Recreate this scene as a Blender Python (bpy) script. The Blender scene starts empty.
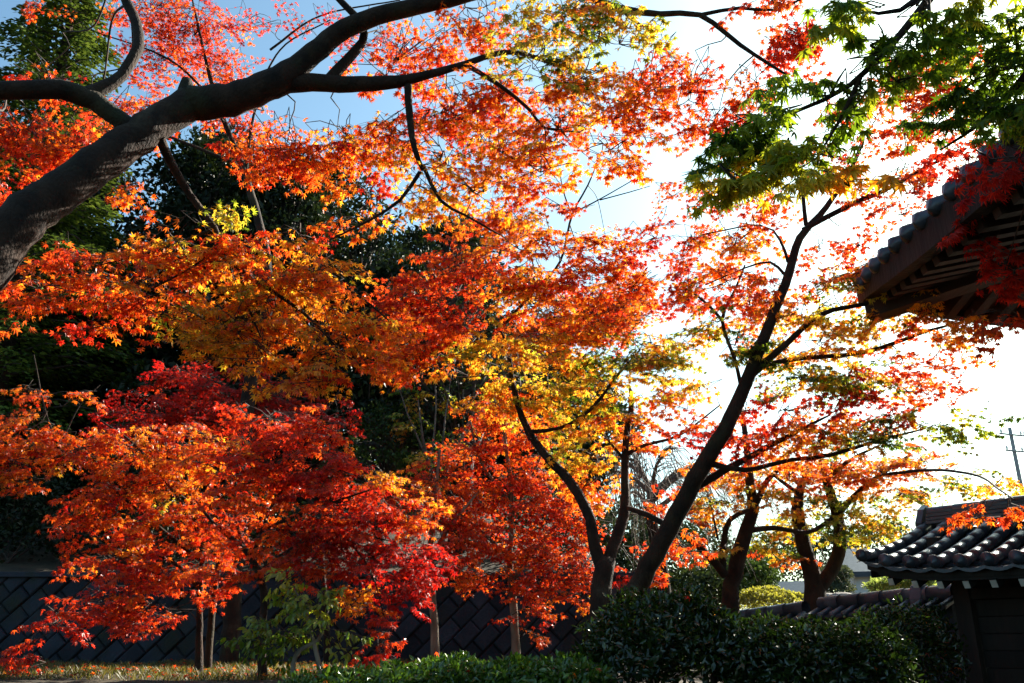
import bpy, bmesh, math, random
import numpy as np
from mathutils import Vector, Matrix, Euler

R = math.radians
C = bpy.context.scene.collection
rng = np.random.default_rng(7)
random.seed(7)

# ------------------------------------------------------------------ camera, sky, sun, exposure
CAM_Z = 1.6
PITCH = R(19.3)
FPX = 853.0
SUN_AZ, SUN_EL = R(44), R(31)      # azimuth: clockwise from the viewing direction (+Y)

sc = bpy.context.scene
cam = bpy.data.objects.new('camera', bpy.data.cameras.new('camera'))
C.objects.link(cam)
cam.location = (0, 0, CAM_Z)
cam.rotation_euler = (math.pi / 2 + PITCH, 0, 0)
cam.data.sensor_width = 36.0
cam.data.lens = 36.0 * FPX / 1024.0
cam.data.clip_start = 0.05
cam.data.clip_end = 2000
sc.camera = cam

w = bpy.data.worlds.new('World')
sc.world = w
w.use_nodes = True
nt = w.node_tree
bg = nt.nodes['Background']
sky = nt.nodes.new('ShaderNodeTexSky')
sky.sky_type = 'NISHITA'
sky.sun_disc = False
sky.sun_elevation = SUN_EL
sky.sun_rotation = SUN_AZ
sky.air_density = 1.0
sky.dust_density = 2.1
sky.ozone_density = 0.7
tint = nt.nodes.new('ShaderNodeMix'); tint.data_type = 'RGBA'; tint.blend_type = 'MULTIPLY'; tint.inputs['Factor'].default_value = 1.0
tint.inputs[7].default_value = (0.76, 1.03, 1.04, 1)      # a little less violet than the raw model
nt.links.new(sky.outputs[0], tint.inputs[6]); nt.links.new(tint.outputs[2], bg.inputs[0])
bg.inputs[1].default_value = 0.058

sun = bpy.data.objects.new('sun', bpy.data.lights.new('sun', 'SUN'))
C.objects.link(sun)
sun.data.energy = 5.0
sun.data.angle = R(0.5)
sun.data.color = (1.0, 0.91, 0.78)
SUN_DIR = Vector((math.sin(SUN_AZ) * math.cos(SUN_EL), math.cos(SUN_AZ) * math.cos(SUN_EL), math.sin(SUN_EL)))
sun.rotation_euler = (-SUN_DIR).to_track_quat('-Z', 'Y').to_euler()
sun.location = SUN_DIR * 40

sc.view_settings.view_transform = 'Standard'
sc.view_settings.look = 'None'
sc.view_settings.exposure = 2.0
sc.view_settings.gamma = 1.0
sc.view_settings.use_curve_mapping = False
sc.cycles.use_denoising = True
sc.cycles.max_bounces = 10
sc.cycles.transmission_bounces = 8
sc.cycles.diffuse_bounces = 5
sc.render.filter_size = 1.7

CP, SP = math.cos(PITCH), math.sin(PITCH)


def P(px, py, d):
    """the world point seen at pixel (px, py) at forward distance d"""
    a = (px - 512.0) / FPX
    b = (341.5 - py) / FPX
    y = CP - b * SP
    z = SP + b * CP
    return Vector((a / y * d, d, CAM_Z + z / y * d))


def mpp(px, py, d):
    return (P(px + 1, py, d) - P(px, py, d)).length


# ------------------------------------------------------------------ tagging
def tag(o, label=None, cat=None, group=None, kind=None):
    if label: o['label'] = label
    if cat: o['category'] = cat
    if group: o['group'] = group
    if kind: o['kind'] = kind
    return o


def thing(name, label, cat, loc=(0, 0, 0), group=None):
    o = bpy.data.objects.new(name, None)
    C.objects.link(o)
    o.location = loc
    o.empty_display_size = 0.2
    return tag(o, label, cat, group)


def link_mesh(name, me, parent=None):
    o = bpy.data.objects.new(name, me)
    C.objects.link(o)
    if parent is not None:
        o.parent = parent
        o.matrix_parent_inverse = Matrix.Translation(-parent.location)
    return o


def mesh_np(name, V, F, mat, parent=None, smooth=True, col=None):
    """V (n,3), F (m,k) constant-size faces"""
    V = np.asarray(V, dtype=np.float32); F = np.asarray(F, dtype=np.int32)
    me = bpy.data.meshes.new(name)
    me.vertices.add(len(V)); me.vertices.foreach_set('co', V.ravel())
    k = F.shape[1]
    me.loops.add(F.size); me.loops.foreach_set('vertex_index', F.ravel())
    me.polygons.add(len(F))
    me.polygons.foreach_set('loop_start', np.arange(len(F), dtype=np.int32) * k)
    me.polygons.foreach_set('use_smooth', np.full(len(F), smooth, dtype=bool))
    me.update(calc_edges=True)
    if col is not None:
        at = me.attributes.new('tint', 'FLOAT_COLOR', 'POINT')
        c4 = np.ones((len(V), 4), dtype=np.float32); c4[:, :3] = col
        at.data.foreach_set('color', c4.ravel())
    me.materials.append(mat)
    return link_mesh(name, me, parent)


def mesh_bm(name, bm, mat, parent=None, smooth=False):
    me = bpy.data.meshes.new(name)
    bmesh.ops.recalc_face_normals(bm, faces=bm.faces)
    bm.to_mesh(me); bm.free()
    if smooth:
        for p in me.polygons: p.use_smooth = True
    me.materials.append(mat)
    return link_mesh(name, me, parent)


def bm_box(bm, c, size, M=None, bevel=0.0):
    r = bmesh.ops.create_cube(bm, size=1.0)
    vs = r['verts']
    for v in vs:
        v.co = Vector((v.co.x * size[0], v.co.y * size[1], v.co.z * size[2]))
    if bevel > 0:
        es = list({e for v in vs for e in v.link_edges})
        rb = bmesh.ops.bevel(bm, geom=es, offset=bevel, segments=2, affect='EDGES', profile=0.6)
        vs = list({v for f in rb['faces'] for v in f.verts} | {v for v in vs if v.is_valid})
    for v in vs:
        v.co = v.co + Vector(c)
        if M is not None: v.co = M @ v.co
    return vs


# ------------------------------------------------------------------ materials
def new_mat(name):
    m = bpy.data.materials.new(name); m.use_nodes = True
    n = m.node_tree.nodes; n.clear()
    out = n.new('ShaderNodeOutputMaterial')
    return m, n, m.node_tree.links, out


def leaf_mat(name, trans=0.5, gloss=0.06, rough=0.38, tgain=(1.3, 1.2, 0.8)):
    m, n, L, out = new_mat(name)
    at = n.new('ShaderNodeAttribute'); at.attribute_name = 'tint'
    geo = n.new('ShaderNodeNewGeometry')
    hv = n.new('ShaderNodeHueSaturation')
    mr = n.new('ShaderNodeMapRange'); mr.inputs['To Min'].default_value = 0.7; mr.inputs['To Max'].default_value = 1.25
    L.new(geo.outputs['Random Per Island'], mr.inputs['Value']); L.new(mr.outputs[0], hv.inputs['Value'])
    L.new(at.outputs['Color'], hv.inputs['Color'])
    di = n.new('ShaderNodeBsdfDiffuse'); L.new(hv.outputs[0], di.inputs['Color'])
    tr = n.new('ShaderNodeBsdfTranslucent')
    mu = n.new('ShaderNodeMix'); mu.data_type = 'RGBA'; mu.blend_type = 'MULTIPLY'; mu.inputs['Factor'].default_value = 1.0
    L.new(hv.outputs[0], mu.inputs[6]); mu.inputs[7].default_value = (*tgain, 1)
    L.new(mu.outputs[2], tr.inputs['Color'])
    mx = n.new('ShaderNodeMixShader'); mx.inputs[0].default_value = trans
    L.new(di.outputs[0], mx.inputs[1]); L.new(tr.outputs[0], mx.inputs[2])
    gl = n.new('ShaderNodeBsdfGlossy'); gl.inputs['Roughness'].default_value = rough
    mg = n.new('ShaderNodeMixShader'); mg.inputs[0].default_value = gloss
    L.new(mx.outputs[0], mg.inputs[1]); L.new(gl.outputs[0], mg.inputs[2])
    L.new(mg.outputs[0], out.inputs[0])
    return m


def solid_mat(name, c1, c2, scale=6.0, rough=0.8, bump=0.3, bscale=30.0, stretch=(1, 1, 1), detail=6.0, spec=0.3):
    m, n, L, out = new_mat(name)
    b = n.new('ShaderNodeBsdfPrincipled'); L.new(b.outputs[0], out.inputs[0])
    tc = n.new('ShaderNodeTexCoord'); mp = n.new('ShaderNodeMapping'); mp.inputs['Scale'].default_value = stretch
    L.new(tc.outputs['Object'], mp.inputs[0])
    no = n.new('ShaderNodeTexNoise'); no.inputs['Scale'].default_value = scale; no.inputs['Detail'].default_value = detail
    L.new(mp.outputs[0], no.inputs['Vector'])
    rp = n.new('ShaderNodeValToRGB'); rp.color_ramp.elements[0].position = 0.3; rp.color_ramp.elements[1].position = 0.7
    rp.color_ramp.elements[0].color = (*c1, 1); rp.color_ramp.elements[1].color = (*c2, 1)
    L.new(no.outputs[0], rp.inputs[0]); L.new(rp.outputs[0], b.inputs['Base Color'])
    b.inputs['Roughness'].default_value = rough
    b.inputs['Specular IOR Level'].default_value = spec
    n2 = n.new('ShaderNodeTexNoise'); n2.inputs['Scale'].default_value = bscale; n2.inputs['Detail'].default_value = 5
    L.new(mp.outputs[0], n2.inputs['Vector'])
    bp = n.new('ShaderNodeBump'); bp.inputs['Strength'].default_value = bump; bp.inputs['Distance'].default_value = 0.03
    L.new(n2.outputs[0], bp.inputs['Height']); L.new(bp.outputs[0], b.inputs['Normal'])
    return m


M_maple = leaf_mat('maple_leaf', 0.66, 0.03, 0.35)
M_near = leaf_mat('near_maple_leaf', 0.52, 0.02, 0.35, (1.5, 1.4, 0.6))
M_ever = leaf_mat('evergreen_leaf', 0.25, 0.02, 0.4)
M_gloss = leaf_mat('glossy_hedge_leaf', 0.28, 0.05, 0.2, (1.2, 1.3, 0.6))
M_shrub = leaf_mat('shrub_leaf', 0.6, 0.05, 0.35, (1.2, 1.3, 0.7))
M_grass = leaf_mat('grass_blade', 0.4, 0.03, 0.5)
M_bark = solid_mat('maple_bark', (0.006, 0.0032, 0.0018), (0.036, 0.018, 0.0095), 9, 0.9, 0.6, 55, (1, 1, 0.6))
M_bark_pale = solid_mat('pale_bark', (0.1, 0.08, 0.06), (0.26, 0.21, 0.16), 12, 0.85, 0.5, 50, (1, 1, 0.4))
M_twig = solid_mat('twig', (0.03, 0.022, 0.018), (0.07, 0.05, 0.04), 15, 0.8, 0.1)
M_drytwig = solid_mat('dry_twig', (0.06, 0.05, 0.04), (0.17, 0.14, 0.11), 10, 0.8, 0.1)
M_soil = solid_mat('soil', (0.02, 0.018, 0.012), (0.06, 0.048, 0.028), 3, 0.95, 0.6, 25)
M_stone = solid_mat('wall_stone', (0.012, 0.017, 0.025), (0.028, 0.034, 0.046), 2.5, 0.85, 0.5, 30)
M_joint = solid_mat('wall_joint', (0.012, 0.013, 0.016), (0.026, 0.027, 0.03), 8, 0.95, 0.3)
M_tile = solid_mat('smoked_tile', (0.02, 0.026, 0.036), (0.05, 0.06, 0.08), 7, 0.33, 0.15, 60, spec=0.5)
M_wood = solid_mat('dark_wood', (0.006, 0.005, 0.004), (0.02, 0.014, 0.011), 6, 0.75, 0.35, 25, (1, 1, 0.2))
M_eave = solid_mat('eave_wood', (0.02, 0.012, 0.009), (0.06, 0.034, 0.025), 5, 0.75, 0.3, 25, (1, 0.3, 1))
M_endgrain = solid_mat('rafter_end_paint', (0.3, 0.27, 0.22), (0.5, 0.46, 0.4), 8, 0.8, 0.1)
M_plaster = solid_mat('plaster', (0.62, 0.62, 0.6), (0.78, 0.78, 0.76), 3, 0.9, 0.1)
M_glass = solid_mat('dark_glass', (0.02, 0.025, 0.03), (0.04, 0.05, 0.06), 2, 0.1, 0.0, spec=0.6)
M_pole = solid_mat('pole_concrete', (0.25, 0.25, 0.25), (0.35, 0.35, 0.35), 5, 0.8, 0.1)
M_rock = solid_mat('garden_rock', (0.12, 0.11, 0.1), (0.3, 0.28, 0.25), 4, 0.9, 0.8, 12)

def overlay(m, colour, scale, lo, hi, amount):
    """lichen or moss in patches of its own shape"""
    n, L = m.node_tree.nodes, m.node_tree.links
    b = next(x for x in n if x.type == 'BSDF_PRINCIPLED'); src = b.inputs['Base Color'].links[0].from_socket
    tc = next(x for x in n if x.type == 'TEX_COORD')
    no = n.new('ShaderNodeTexNoise'); no.inputs['Scale'].default_value = scale; no.inputs['Detail'].default_value = 8; no.inputs['Roughness'].default_value = .7
    L.new(tc.outputs['Object'], no.inputs['Vector'])
    mr = n.new('ShaderNodeMapRange'); mr.inputs['From Min'].default_value = lo; mr.inputs['From Max'].default_value = hi; mr.inputs['To Max'].default_value = amount
    L.new(no.outputs[0], mr.inputs['Value'])
    mx = n.new('ShaderNodeMix'); mx.data_type = 'RGBA'; L.new(mr.outputs[0], mx.inputs['Factor']); L.new(src, mx.inputs[6]); mx.inputs[7].default_value = (*colour, 1)
    L.new(mx.outputs[2], b.inputs['Base Color'])


def island_vary(m, lo, hi):
    n, L = m.node_tree.nodes, m.node_tree.links
    b = next(x for x in n if x.type == 'BSDF_PRINCIPLED'); src = b.inputs['Base Color'].links[0].from_socket
    g = n.new('ShaderNodeNewGeometry'); mr = n.new('ShaderNodeMapRange'); mr.inputs['To Min'].default_value = lo; mr.inputs['To Max'].default_value = hi
    h = n.new('ShaderNodeHueSaturation'); L.new(g.outputs['Random Per Island'], mr.inputs['Value']); L.new(mr.outputs[0], h.inputs['Value'])
    L.new(src, h.inputs['Color']); L.new(h.outputs[0], b.inputs['Base Color'])


overlay(M_bark, (0.09, 0.07, 0.045), 2.6, .56, .70, .5)
overlay(M_bark, (0.03, 0.035, 0.012), 1.7, .56, .7, .6)
island_vary(M_stone, .6, 1.4)
overlay(M_stone, (0.02, 0.026, 0.012), 1.1, .5, .66, .8)
island_vary(M_tile, .65, 1.35)
overlay(M_tile, (0.05, 0.055, 0.06), 3.0, .58, .72, .4)
island_vary(M_wood, .7, 1.4)

# ------------------------------------------------------------------ palette of autumn colours, 0 crimson ... 1 green
PAL_T = np.array([0.0, 0.12, 0.25, 0.4, 0.55, 0.68, 0.8, 0.92, 1.0])
PAL_C = np.array([
    (0.42, 0.010, 0.010), (0.52, 0.028, 0.012), (0.62, 0.075, 0.014), (0.70, 0.17, 0.016), (0.74, 0.32, 0.022),
    (0.70, 0.44, 0.04), (0.42, 0.40, 0.04), (0.16, 0.25, 0.018), (0.06, 0.115, 0.010)])


def palette(t):
    t = np.clip(t, 0, 1)
    return np.stack([np.interp(t, PAL_T, PAL_C[:, i]) for i in range(3)], 1)


# ------------------------------------------------------------------ tubes
def smooth_path(pts, rad, step):
    pts = [np.array(p, dtype=float) for p in pts]
    n = len(pts)
    P0 = [2 * pts[0] - pts[1]] + pts + [2 * pts[-1] - pts[-2]]
    op, orr = [], []
    for i in range(n - 1):
        a, b, c, d = P0[i:i + 4]
        k = max(2, int(np.linalg.norm(c - b) / step))
        for j in range(k):
            t = j / k
            op.append(0.5 * ((2 * b) + (-a + c) * t + (2 * a - 5 * b + 4 * c - d) * t * t + (-a + 3 * b - 3 * c + d) * t ** 3))
            orr.append(rad[i] + (rad[i + 1] - rad[i]) * t)
    op.append(pts[-1]); orr.append(rad[-1])
    return np.array(op), np.array(orr)


def tube_arrays(pts, rad, sides, rough=0.0):
    """quads; ends closed by shrinking the last ring"""
    pts = np.asarray(pts, float); rad = np.asarray(rad, float)
    T = np.gradient(pts, axis=0)
    T /= np.linalg.norm(T, axis=1)[:, None] + 1e-9
    up = np.array([0.31, 0.17, 0.93]) if abs(T[0][2]) < 0.9 else np.array([1.0, 0.2, 0.1])
    N = np.zeros_like(T); u = up
    for i in range(len(T)):
        u = u - T[i] * np.dot(u, T[i]); u /= np.linalg.norm(u) + 1e-9
        N[i] = u
    B = np.cross(T, N)
    ang = np.arange(sides) * 2 * math.pi / sides
    rr = rad[:, None] * np.ones((1, sides))
    if rough > 0:
        k = len(pts)
        nz = rng.normal(0, 1, (k, sides))
        nz = (nz + np.roll(nz, 1, 1) + np.roll(nz, -1, 1)) / 2
        if k > 3: nz[1:-1] = (nz[:-2] + nz[1:-1] + nz[2:]) / 2
        lump = np.interp(np.arange(k), np.arange(0, k + 4, 4), rng.normal(0, 1, len(np.arange(0, k + 4, 4))))
        rr = rr * (1 + rough * (nz * 0.6 + lump[:, None] * 0.8))
    V = pts[:, None, :] + rr[:, :, None] * (np.cos(ang)[None, :, None] * N[:, None, :] + np.sin(ang)[None, :, None] * B[:, None, :])
    V = V.reshape(-1, 3)
    F = []
    k = len(pts)
    i = np.arange(k - 1)[:, None] * sides; j = np.arange(sides)[None, :]; j2 = (j + 1) % sides
    F = np.stack([i + j, i + j2, i + sides + j2, i + sides + j], -1).reshape(-1, 4)
    # end cap: fold the last ring on the centre
    V2 = np.vstack([V, np.repeat(pts[-1:] + T[-1:] * rad[-1] * 0.5, sides, 0) + 0.02 * (V[-sides:] - pts[-1])])
    i0 = (k - 1) * sides
    jj = np.arange(sides); jj2 = (jj + 1) % sides
    F = np.vstack([F, np.stack([i0 + jj, i0 + jj2, i0 + sides + jj2, i0 + sides + jj], 1)])
    return V2, F


class Acc:
    def __init__(self): self.V, self.F, self.n, self.c = [], [], 0, []
    def add(self, V, F, c=None):
        self.V.append(V); self.F.append(np.asarray(F) + self.n); self.n += len(V)
        if c is not None: self.c.append(c)
    def build(self, name, mat, parent=None, smooth=True):
        if not self.V: return None
        return mesh_np(name, np.vstack(self.V), np.vstack(self.F), mat, parent, smooth, np.vstack(self.c) if self.c else None)


# ------------------------------------------------------------------ leaves
def star_leaf(lobes, valley=0.36, droop=0.18, broad=1.0):
    """palmate leaf: list of (angle deg, length); tip along +X, lies in XY, base at origin. triangle fan about a centre."""
    L = sorted(lobes)
    pts = [(-0.02, 0.0)]
    ring = []
    for i, (a, l) in enumerate(L):
        if i > 0:
            am = (L[i - 1][0] + a) / 2
            v = valley * min(1.0, (L[i - 1][1] + l) / 1.6)
            ring.append((am, v * broad))
        ring.append((a, l))
    V = [(0.12, 0, 0)]
    for a, l in ring:
        x, y = l * math.cos(R(a)), l * math.sin(R(a))
        V.append((x, y, -droop * l * l))
    V.append((-0.03, 0, 0))
    n = len(V)
    F = [(0, i, i + 1) for i in range(1, n - 1)] + [(0, n - 1, 1)]
    return np.array(V, float), np.array(F, int)


LEAF7 = [star_leaf([(0, 1.0), (38, .93), (-38, .93), (76, .72), (-76, .72), (118, .4), (-118, .4)], 0.33, .2),
         star_leaf([(2, 1.0), (34, .9), (-40, .95), (70, .66), (-80, .74), (110, .36), (-122, .42)], 0.30, .6),
         star_leaf([(-3, .97), (42, .96), (-35, .86), (80, .75), (-72, .62), (120, .44), (-112, .35)], 0.35, .4)]
LEAF5 = [star_leaf([(0, 1.0), (46, .88), (-46, .88), (95, .58), (-95, .58)], 0.36, .15),
         star_leaf([(3, 1.0), (40, .92), (-50, .84), (88, .62), (-100, .5)], 0.34, .55),
         star_leaf([(-4, .95), (50, .8), (-42, .95), (102, .5), (-86, .66)], 0.40, .35),
         star_leaf([(0, 1.05), (34, .85), (-34, .8), (70, .5), (-74, .55)], 0.38, -.25)]
LEAF3 = star_leaf([(0, 1.0), (58, .8), (-58, .8)], 0.42)
OVATE = (np.array([(0, 0, 0), (.3, .2, .03), (.65, .19, .02), (1, 0, -.08), (.65, -.19, .02), (.3, -.2, .03), (.48, 0, -.03)], float),
         np.array([(6, 0, 1), (6, 1, 2), (6, 2, 3), (6, 3, 4), (6, 4, 5), (6, 5, 0)], int))
DIAMOND = (np.array([(0, 0, 0), (.5, .26, .04), (1, 0, -.06), (.5, -.26, .04)], float), np.array([(0, 1, 2), (0, 2, 3)], int))
BLADE = (np.array([(0, .06, 0), (0, -.06, 0), (.6, .035, .06), (1, 0, .2)], float), np.array([(0, 1, 2), (2, 1, 3)], int))


def place_leaves(acc, tpl, pos, xdir, nrm, size, col):
    TV, TF = tpl
    x = xdir / (np.linalg.norm(xdir, axis=1)[:, None] + 1e-9)
    z = nrm - x * (nrm * x).sum(1)[:, None]
    z /= np.linalg.norm(z, axis=1)[:, None] + 1e-9
    y = np.cross(z, x)
    k = len(TV); n = len(pos)
    V = pos[:, None, :] + size[:, None, None] * (TV[None, :, 0, None] * x[:, None, :] + TV[None, :, 1, None] * y[:, None, :] + TV[None, :, 2, None] * z[:, None, :])
    F = (TF[None] + (np.arange(n) * k)[:, None, None]).reshape(-1, 3)
    acc.add(V.reshape(-1, 3), F, np.repeat(col, k, 0))


def make_spray(n_nodes, L, rg, hang):
    """a flat fan of leaves along +X with side twigs: arrays of position, tip direction, normal; plus twig segments"""
    pos, xd, nr, seg = [], [], [], []
    axis = [np.array([0, 0, 0.])]
    d = np.array([1., 0, 0.])
    for i in range(4):
        d = d + rg.normal(0, 0.12, 3) * np.array([1, 1, .5]) + np.array([0, 0, -0.05]); d /= np.linalg.norm(d)
        axis.append(axis[-1] + d * L / 4)
    seg.append(np.array(axis))
    def leaf(p, ang):
        dr = np.clip(rg.normal(hang, 0.4), -0.3, 1.45)
        dd = np.array([math.cos(ang) * math.cos(dr), math.sin(ang) * math.cos(dr), -math.sin(dr)])
        nn = np.array([math.cos(ang) * math.sin(dr), math.sin(ang) * math.sin(dr), math.cos(dr)]) + rg.normal(0, 0.3, 3)
        pet = 0.025
        pos.append(p + dd * pet); xd.append(dd); nr.append(nn)
    for i in range(1, 5):
        p = axis[i]
        for s in (-1, 1):
            a0 = s * R(rg.uniform(35, 65))
            l = L * rg.uniform(0.25, 0.5) * (1.15 - i / 6)
            e = p + np.array([math.cos(a0), math.sin(a0), rg.normal(-0.08, 0.15)]) * l
            seg.append(np.array([p, (p + e) / 2 + rg.normal(0, .012, 3), e]))
            for t in np.linspace(0.35, 1, n_nodes):
                q = p + (e - p) * t
                leaf(q, a0 + R(rg.uniform(30, 75))); leaf(q, a0 - R(rg.uniform(30, 75)))
            leaf(e, a0 + rg.normal(0, .3))
        leaf(p, rg.uniform(-.6, .6))
    leaf(axis[-1], 0); leaf(axis[-1], .8); leaf(axis[-1], -.8)
    return np.array(pos), np.array(xd), np.array(nr), seg


_rs = np.random.default_rng(3)
SPRAYS = [make_spray(2, 1.0, _rs, 0.8) for _ in range(14)]


class Maple:
    """a maple: traced limbs, foliage pads, twigs that join each pad to its nearest limb"""
    def __init__(self, name, label, base, leaf=0.055, tpl=LEAF5, bark=None, mat=None, cat='maple tree', group=None, spray_len=0.42, seed=1, dens=1.0):
        self.root = thing(name, label, cat, base, group)
        self.base = Vector(base); self.leaf = leaf; self.tpl = tpl; self.bark = bark or M_bark; self.mat = mat or M_maple
        self.limb_pts = []; self.limb_rad = []
        self.tw = Acc(); self.lv = Acc(); self.L = spray_len
        self.rg = np.random.default_rng(seed); self.dens = dens
        self.centre = None

    def limb(self, pts, rad, name='branch', sides=10, rough=0.022, step=0.12, attach=True):
        p, r = smooth_path(pts, rad, step)
        jit = self.rg.normal(0, 1, p.shape) * (r[:, None] * 0.06); jit[0] = 0
        p = p + jit
        V, F = tube_arrays(p, r, sides, rough)
        o = mesh_np(name, V, F, self.bark, self.root)
        if attach:
            self.limb_pts.append(p); self.limb_rad.append(r)
        return o

    def pxlimb(self, pts, wid, name='branch', slim=0.86, **k):
        """pts: (px, py, depth); wid: pixel widths"""
        W = [P(*q) for q in pts]
        rad = [0.5 * slim * wd * mpp(*q) for q, wd in zip(pts, wid)]
        return self.limb(W, rad, name, **k)

    def fine(self, pts, rad, sides=4, step=0.2):
        p, r = smooth_path(pts, rad, step)
        V, F = tube_arrays(p, r, sides)
        self.tw.add(V, F)

    def pad(self, px, py, rx, ry, d, t, n=1.0, ts=None, dy=None, leaf=None, join=True, L=None, tilt=0.0):
        rg = self.rg
        if ts is None: ts = .055 if t < .2 else (.085 if t < .33 else .12)
        c = np.array(P(px, py, d)); m = mpp(px, py, d)
        ex, ez = rx * m, ry * m
        ey = dy if dy is not None else 0.6 * ex
        lf = leaf or self.leaf
        L = L or self.L
        area = math.pi * rx * ry
        per = (lf / m) ** 2 * 0.45 * 36
        ns = max(3, int(round(n * self.dens * 2.1 * area / per)))
        # join twig from nearest limb
        anchor = c
        if self.limb_pts:
            A = np.vstack(self.limb_pts)
            dd = np.linalg.norm((A - c) * np.array([1, 0.8, 1.2]), axis=1)
            k = int(np.argmin(dd)); a = A[k]
            if join:
                rr = min(0.018, np.concatenate(self.limb_rad)[k] * 0.6)
                ln = np.linalg.norm(c - a); wv = min(.12, .10 * ln)
                q = [a] + [a + (c - a) * f + rg.normal(0, wv, 3) + np.array([0, 0, .25 * ln * f * (1 - f)]) for f in (.25, .5, .75)] + [c]
                rr = min(rr, .004 + .004 * ln)
                self.fine(q, [rr, rr * .85, rr * 0.65, rr * .5, 0.004], 5, .08)
            anchor = a
        # limbs inside the pad that the sprays hang on
        nb = max(2, ns // 6)
        tips = []
        for i in range(nb):
            v = rg.normal(0, 1, 3); v /= np.linalg.norm(v); v *= rg.uniform(.35, .85)
            e = c + v * np.array([ex, ey, ez])
            mid = c + (e - c) * 0.5 + rg.normal(0, 0.04, 3)
            self.fine([c, mid, e], [0.007, 0.005, 0.003], 3)
            tips += [c + (mid - c) * .6, mid, mid + (e - mid) * .5, e]
        tips = np.array(tips)
        for i in range(ns):
            v = rg.normal(0, 1, 3); v /= np.linalg.norm(v); v *= rg.uniform(0, 1) ** 0.45
            o = c + v * np.array([ex, ey, ez])
            k = int(np.argmin(((tips - o) ** 2).sum(1)))
            sp = SPRAYS[rg.integers(len(SPRAYS))]
            out = o - anchor; yaw = math.atan2(out[1], out[0]) + rg.normal(0, 0.9)
            pit = rg.normal(0.14, 0.22); rol = rg.normal(0, 0.25)
            Rm = np.array(Euler((rol, pit, yaw), 'XYZ').to_matrix())
            Ls = L * rg.uniform(0.7, 1.2)
            st = o - Rm @ np.array([Ls * 0.5, 0, 0])
            pos = (sp[0] * Ls) @ Rm.T + st; xd = sp[1] @ Rm.T; nr = sp[2] @ Rm.T
            keep = rg.random(len(pos)) < 0.9
            pos, xd, nr = pos[keep], xd[keep], nr[keep]
            xd = xd + rg.normal(0, .12, xd.shape)
            tt = t + rg.normal(0, ts) + rg.normal(0, ts * 0.6, len(pos))
            col = palette(tt) * rg.uniform(0.85, 1.12, (len(pos), 1))
            place_leaves(self.lv, self.tpl[rg.integers(len(self.tpl))] if isinstance(self.tpl, list) else self.tpl, pos, xd, nr, lf * np.clip(rg.normal(.98, .22, len(pos)), .45, 1.4), col)
            for s_i, sg in enumerate(sp[3]):
                q = (sg * Ls) @ Rm.T + st
                V, F = tube_arrays(q, np.linspace(.0028, .0014, len(q)) * (1.3 if s_i == 0 else .8), 3)
                self.tw.add(V, F)
            q = np.array([tips[k], (tips[k] + st) / 2 + rg.normal(0, .02, 3), st])
            V, F = tube_arrays(q, [.005, .004, .003], 3); self.tw.add(V, F)

    def done(self):
        self.tw.build('twigs', M_twig, self.root)
        o = self.lv.build('crown', self.mat, self.root, smooth=False)
        return self.root


# ------------------------------------------------------------------ terrain
def sstep(a, b, x):
    t = np.clip((x - a) / (b - a), 0, 1); return t * t * (3 - 2 * t)


WALL_Y = 13.8


def gz(x, y):
    x = np.asarray(x, float); y = np.asarray(y, float)
    left = sstep(3.2, 1.2, x)
    bank = 1.25 * sstep(3.8, 7.2, y) * (0.55 + 0.45 * sstep(4.2, 2.4, x))
    hill = left * (sstep(WALL_Y + .02, WALL_Y + .12, y) * 1.3 + np.clip(y - WALL_Y, 0, 16) * 0.3 + np.clip(y - 30, 0, 40) * 0.05)
    far = -0.35 * sstep(9, 14, y) * sstep(2, 4, x)
    bumps = 0.03 * np.sin(x * 2.1 + 1) * np.cos(y * 1.7) + 0.02 * np.sin(x * 5.3) * np.sin(y * 4.1)
    return bank + hill + far + bumps * sstep(3, 6, y)


xs = np.concatenate([np.linspace(-400, -40, 10), np.linspace(-36, -16, 11), np.arange(-15, 15.1, 0.3), np.linspace(17, 40, 12), np.linspace(60, 400, 8)])
ys = np.concatenate([np.linspace(-60, -8, 8), np.arange(-6, 13.6, 0.3), [13.7, 13.82, 13.92, 14.1, 14.4], np.arange(15, 32, 0.6), np.linspace(34, 70, 12), np.linspace(90, 600, 9)])
X, Y = np.meshgrid(xs, ys)
Z = gz(X, Y)
nx = len(xs)
idx = (np.arange(len(ys) - 1)[:, None] * nx + np.arange(nx - 1)[None, :]).ravel()
ground = mesh_np('ground', np.stack([X, Y, Z], -1).reshape(-1, 3), np.stack([idx, idx + 1, idx + nx + 1, idx + nx], 1), M_soil)
tag(ground, kind='structure')


def G(x, y): return float(gz(x, y))


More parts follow.
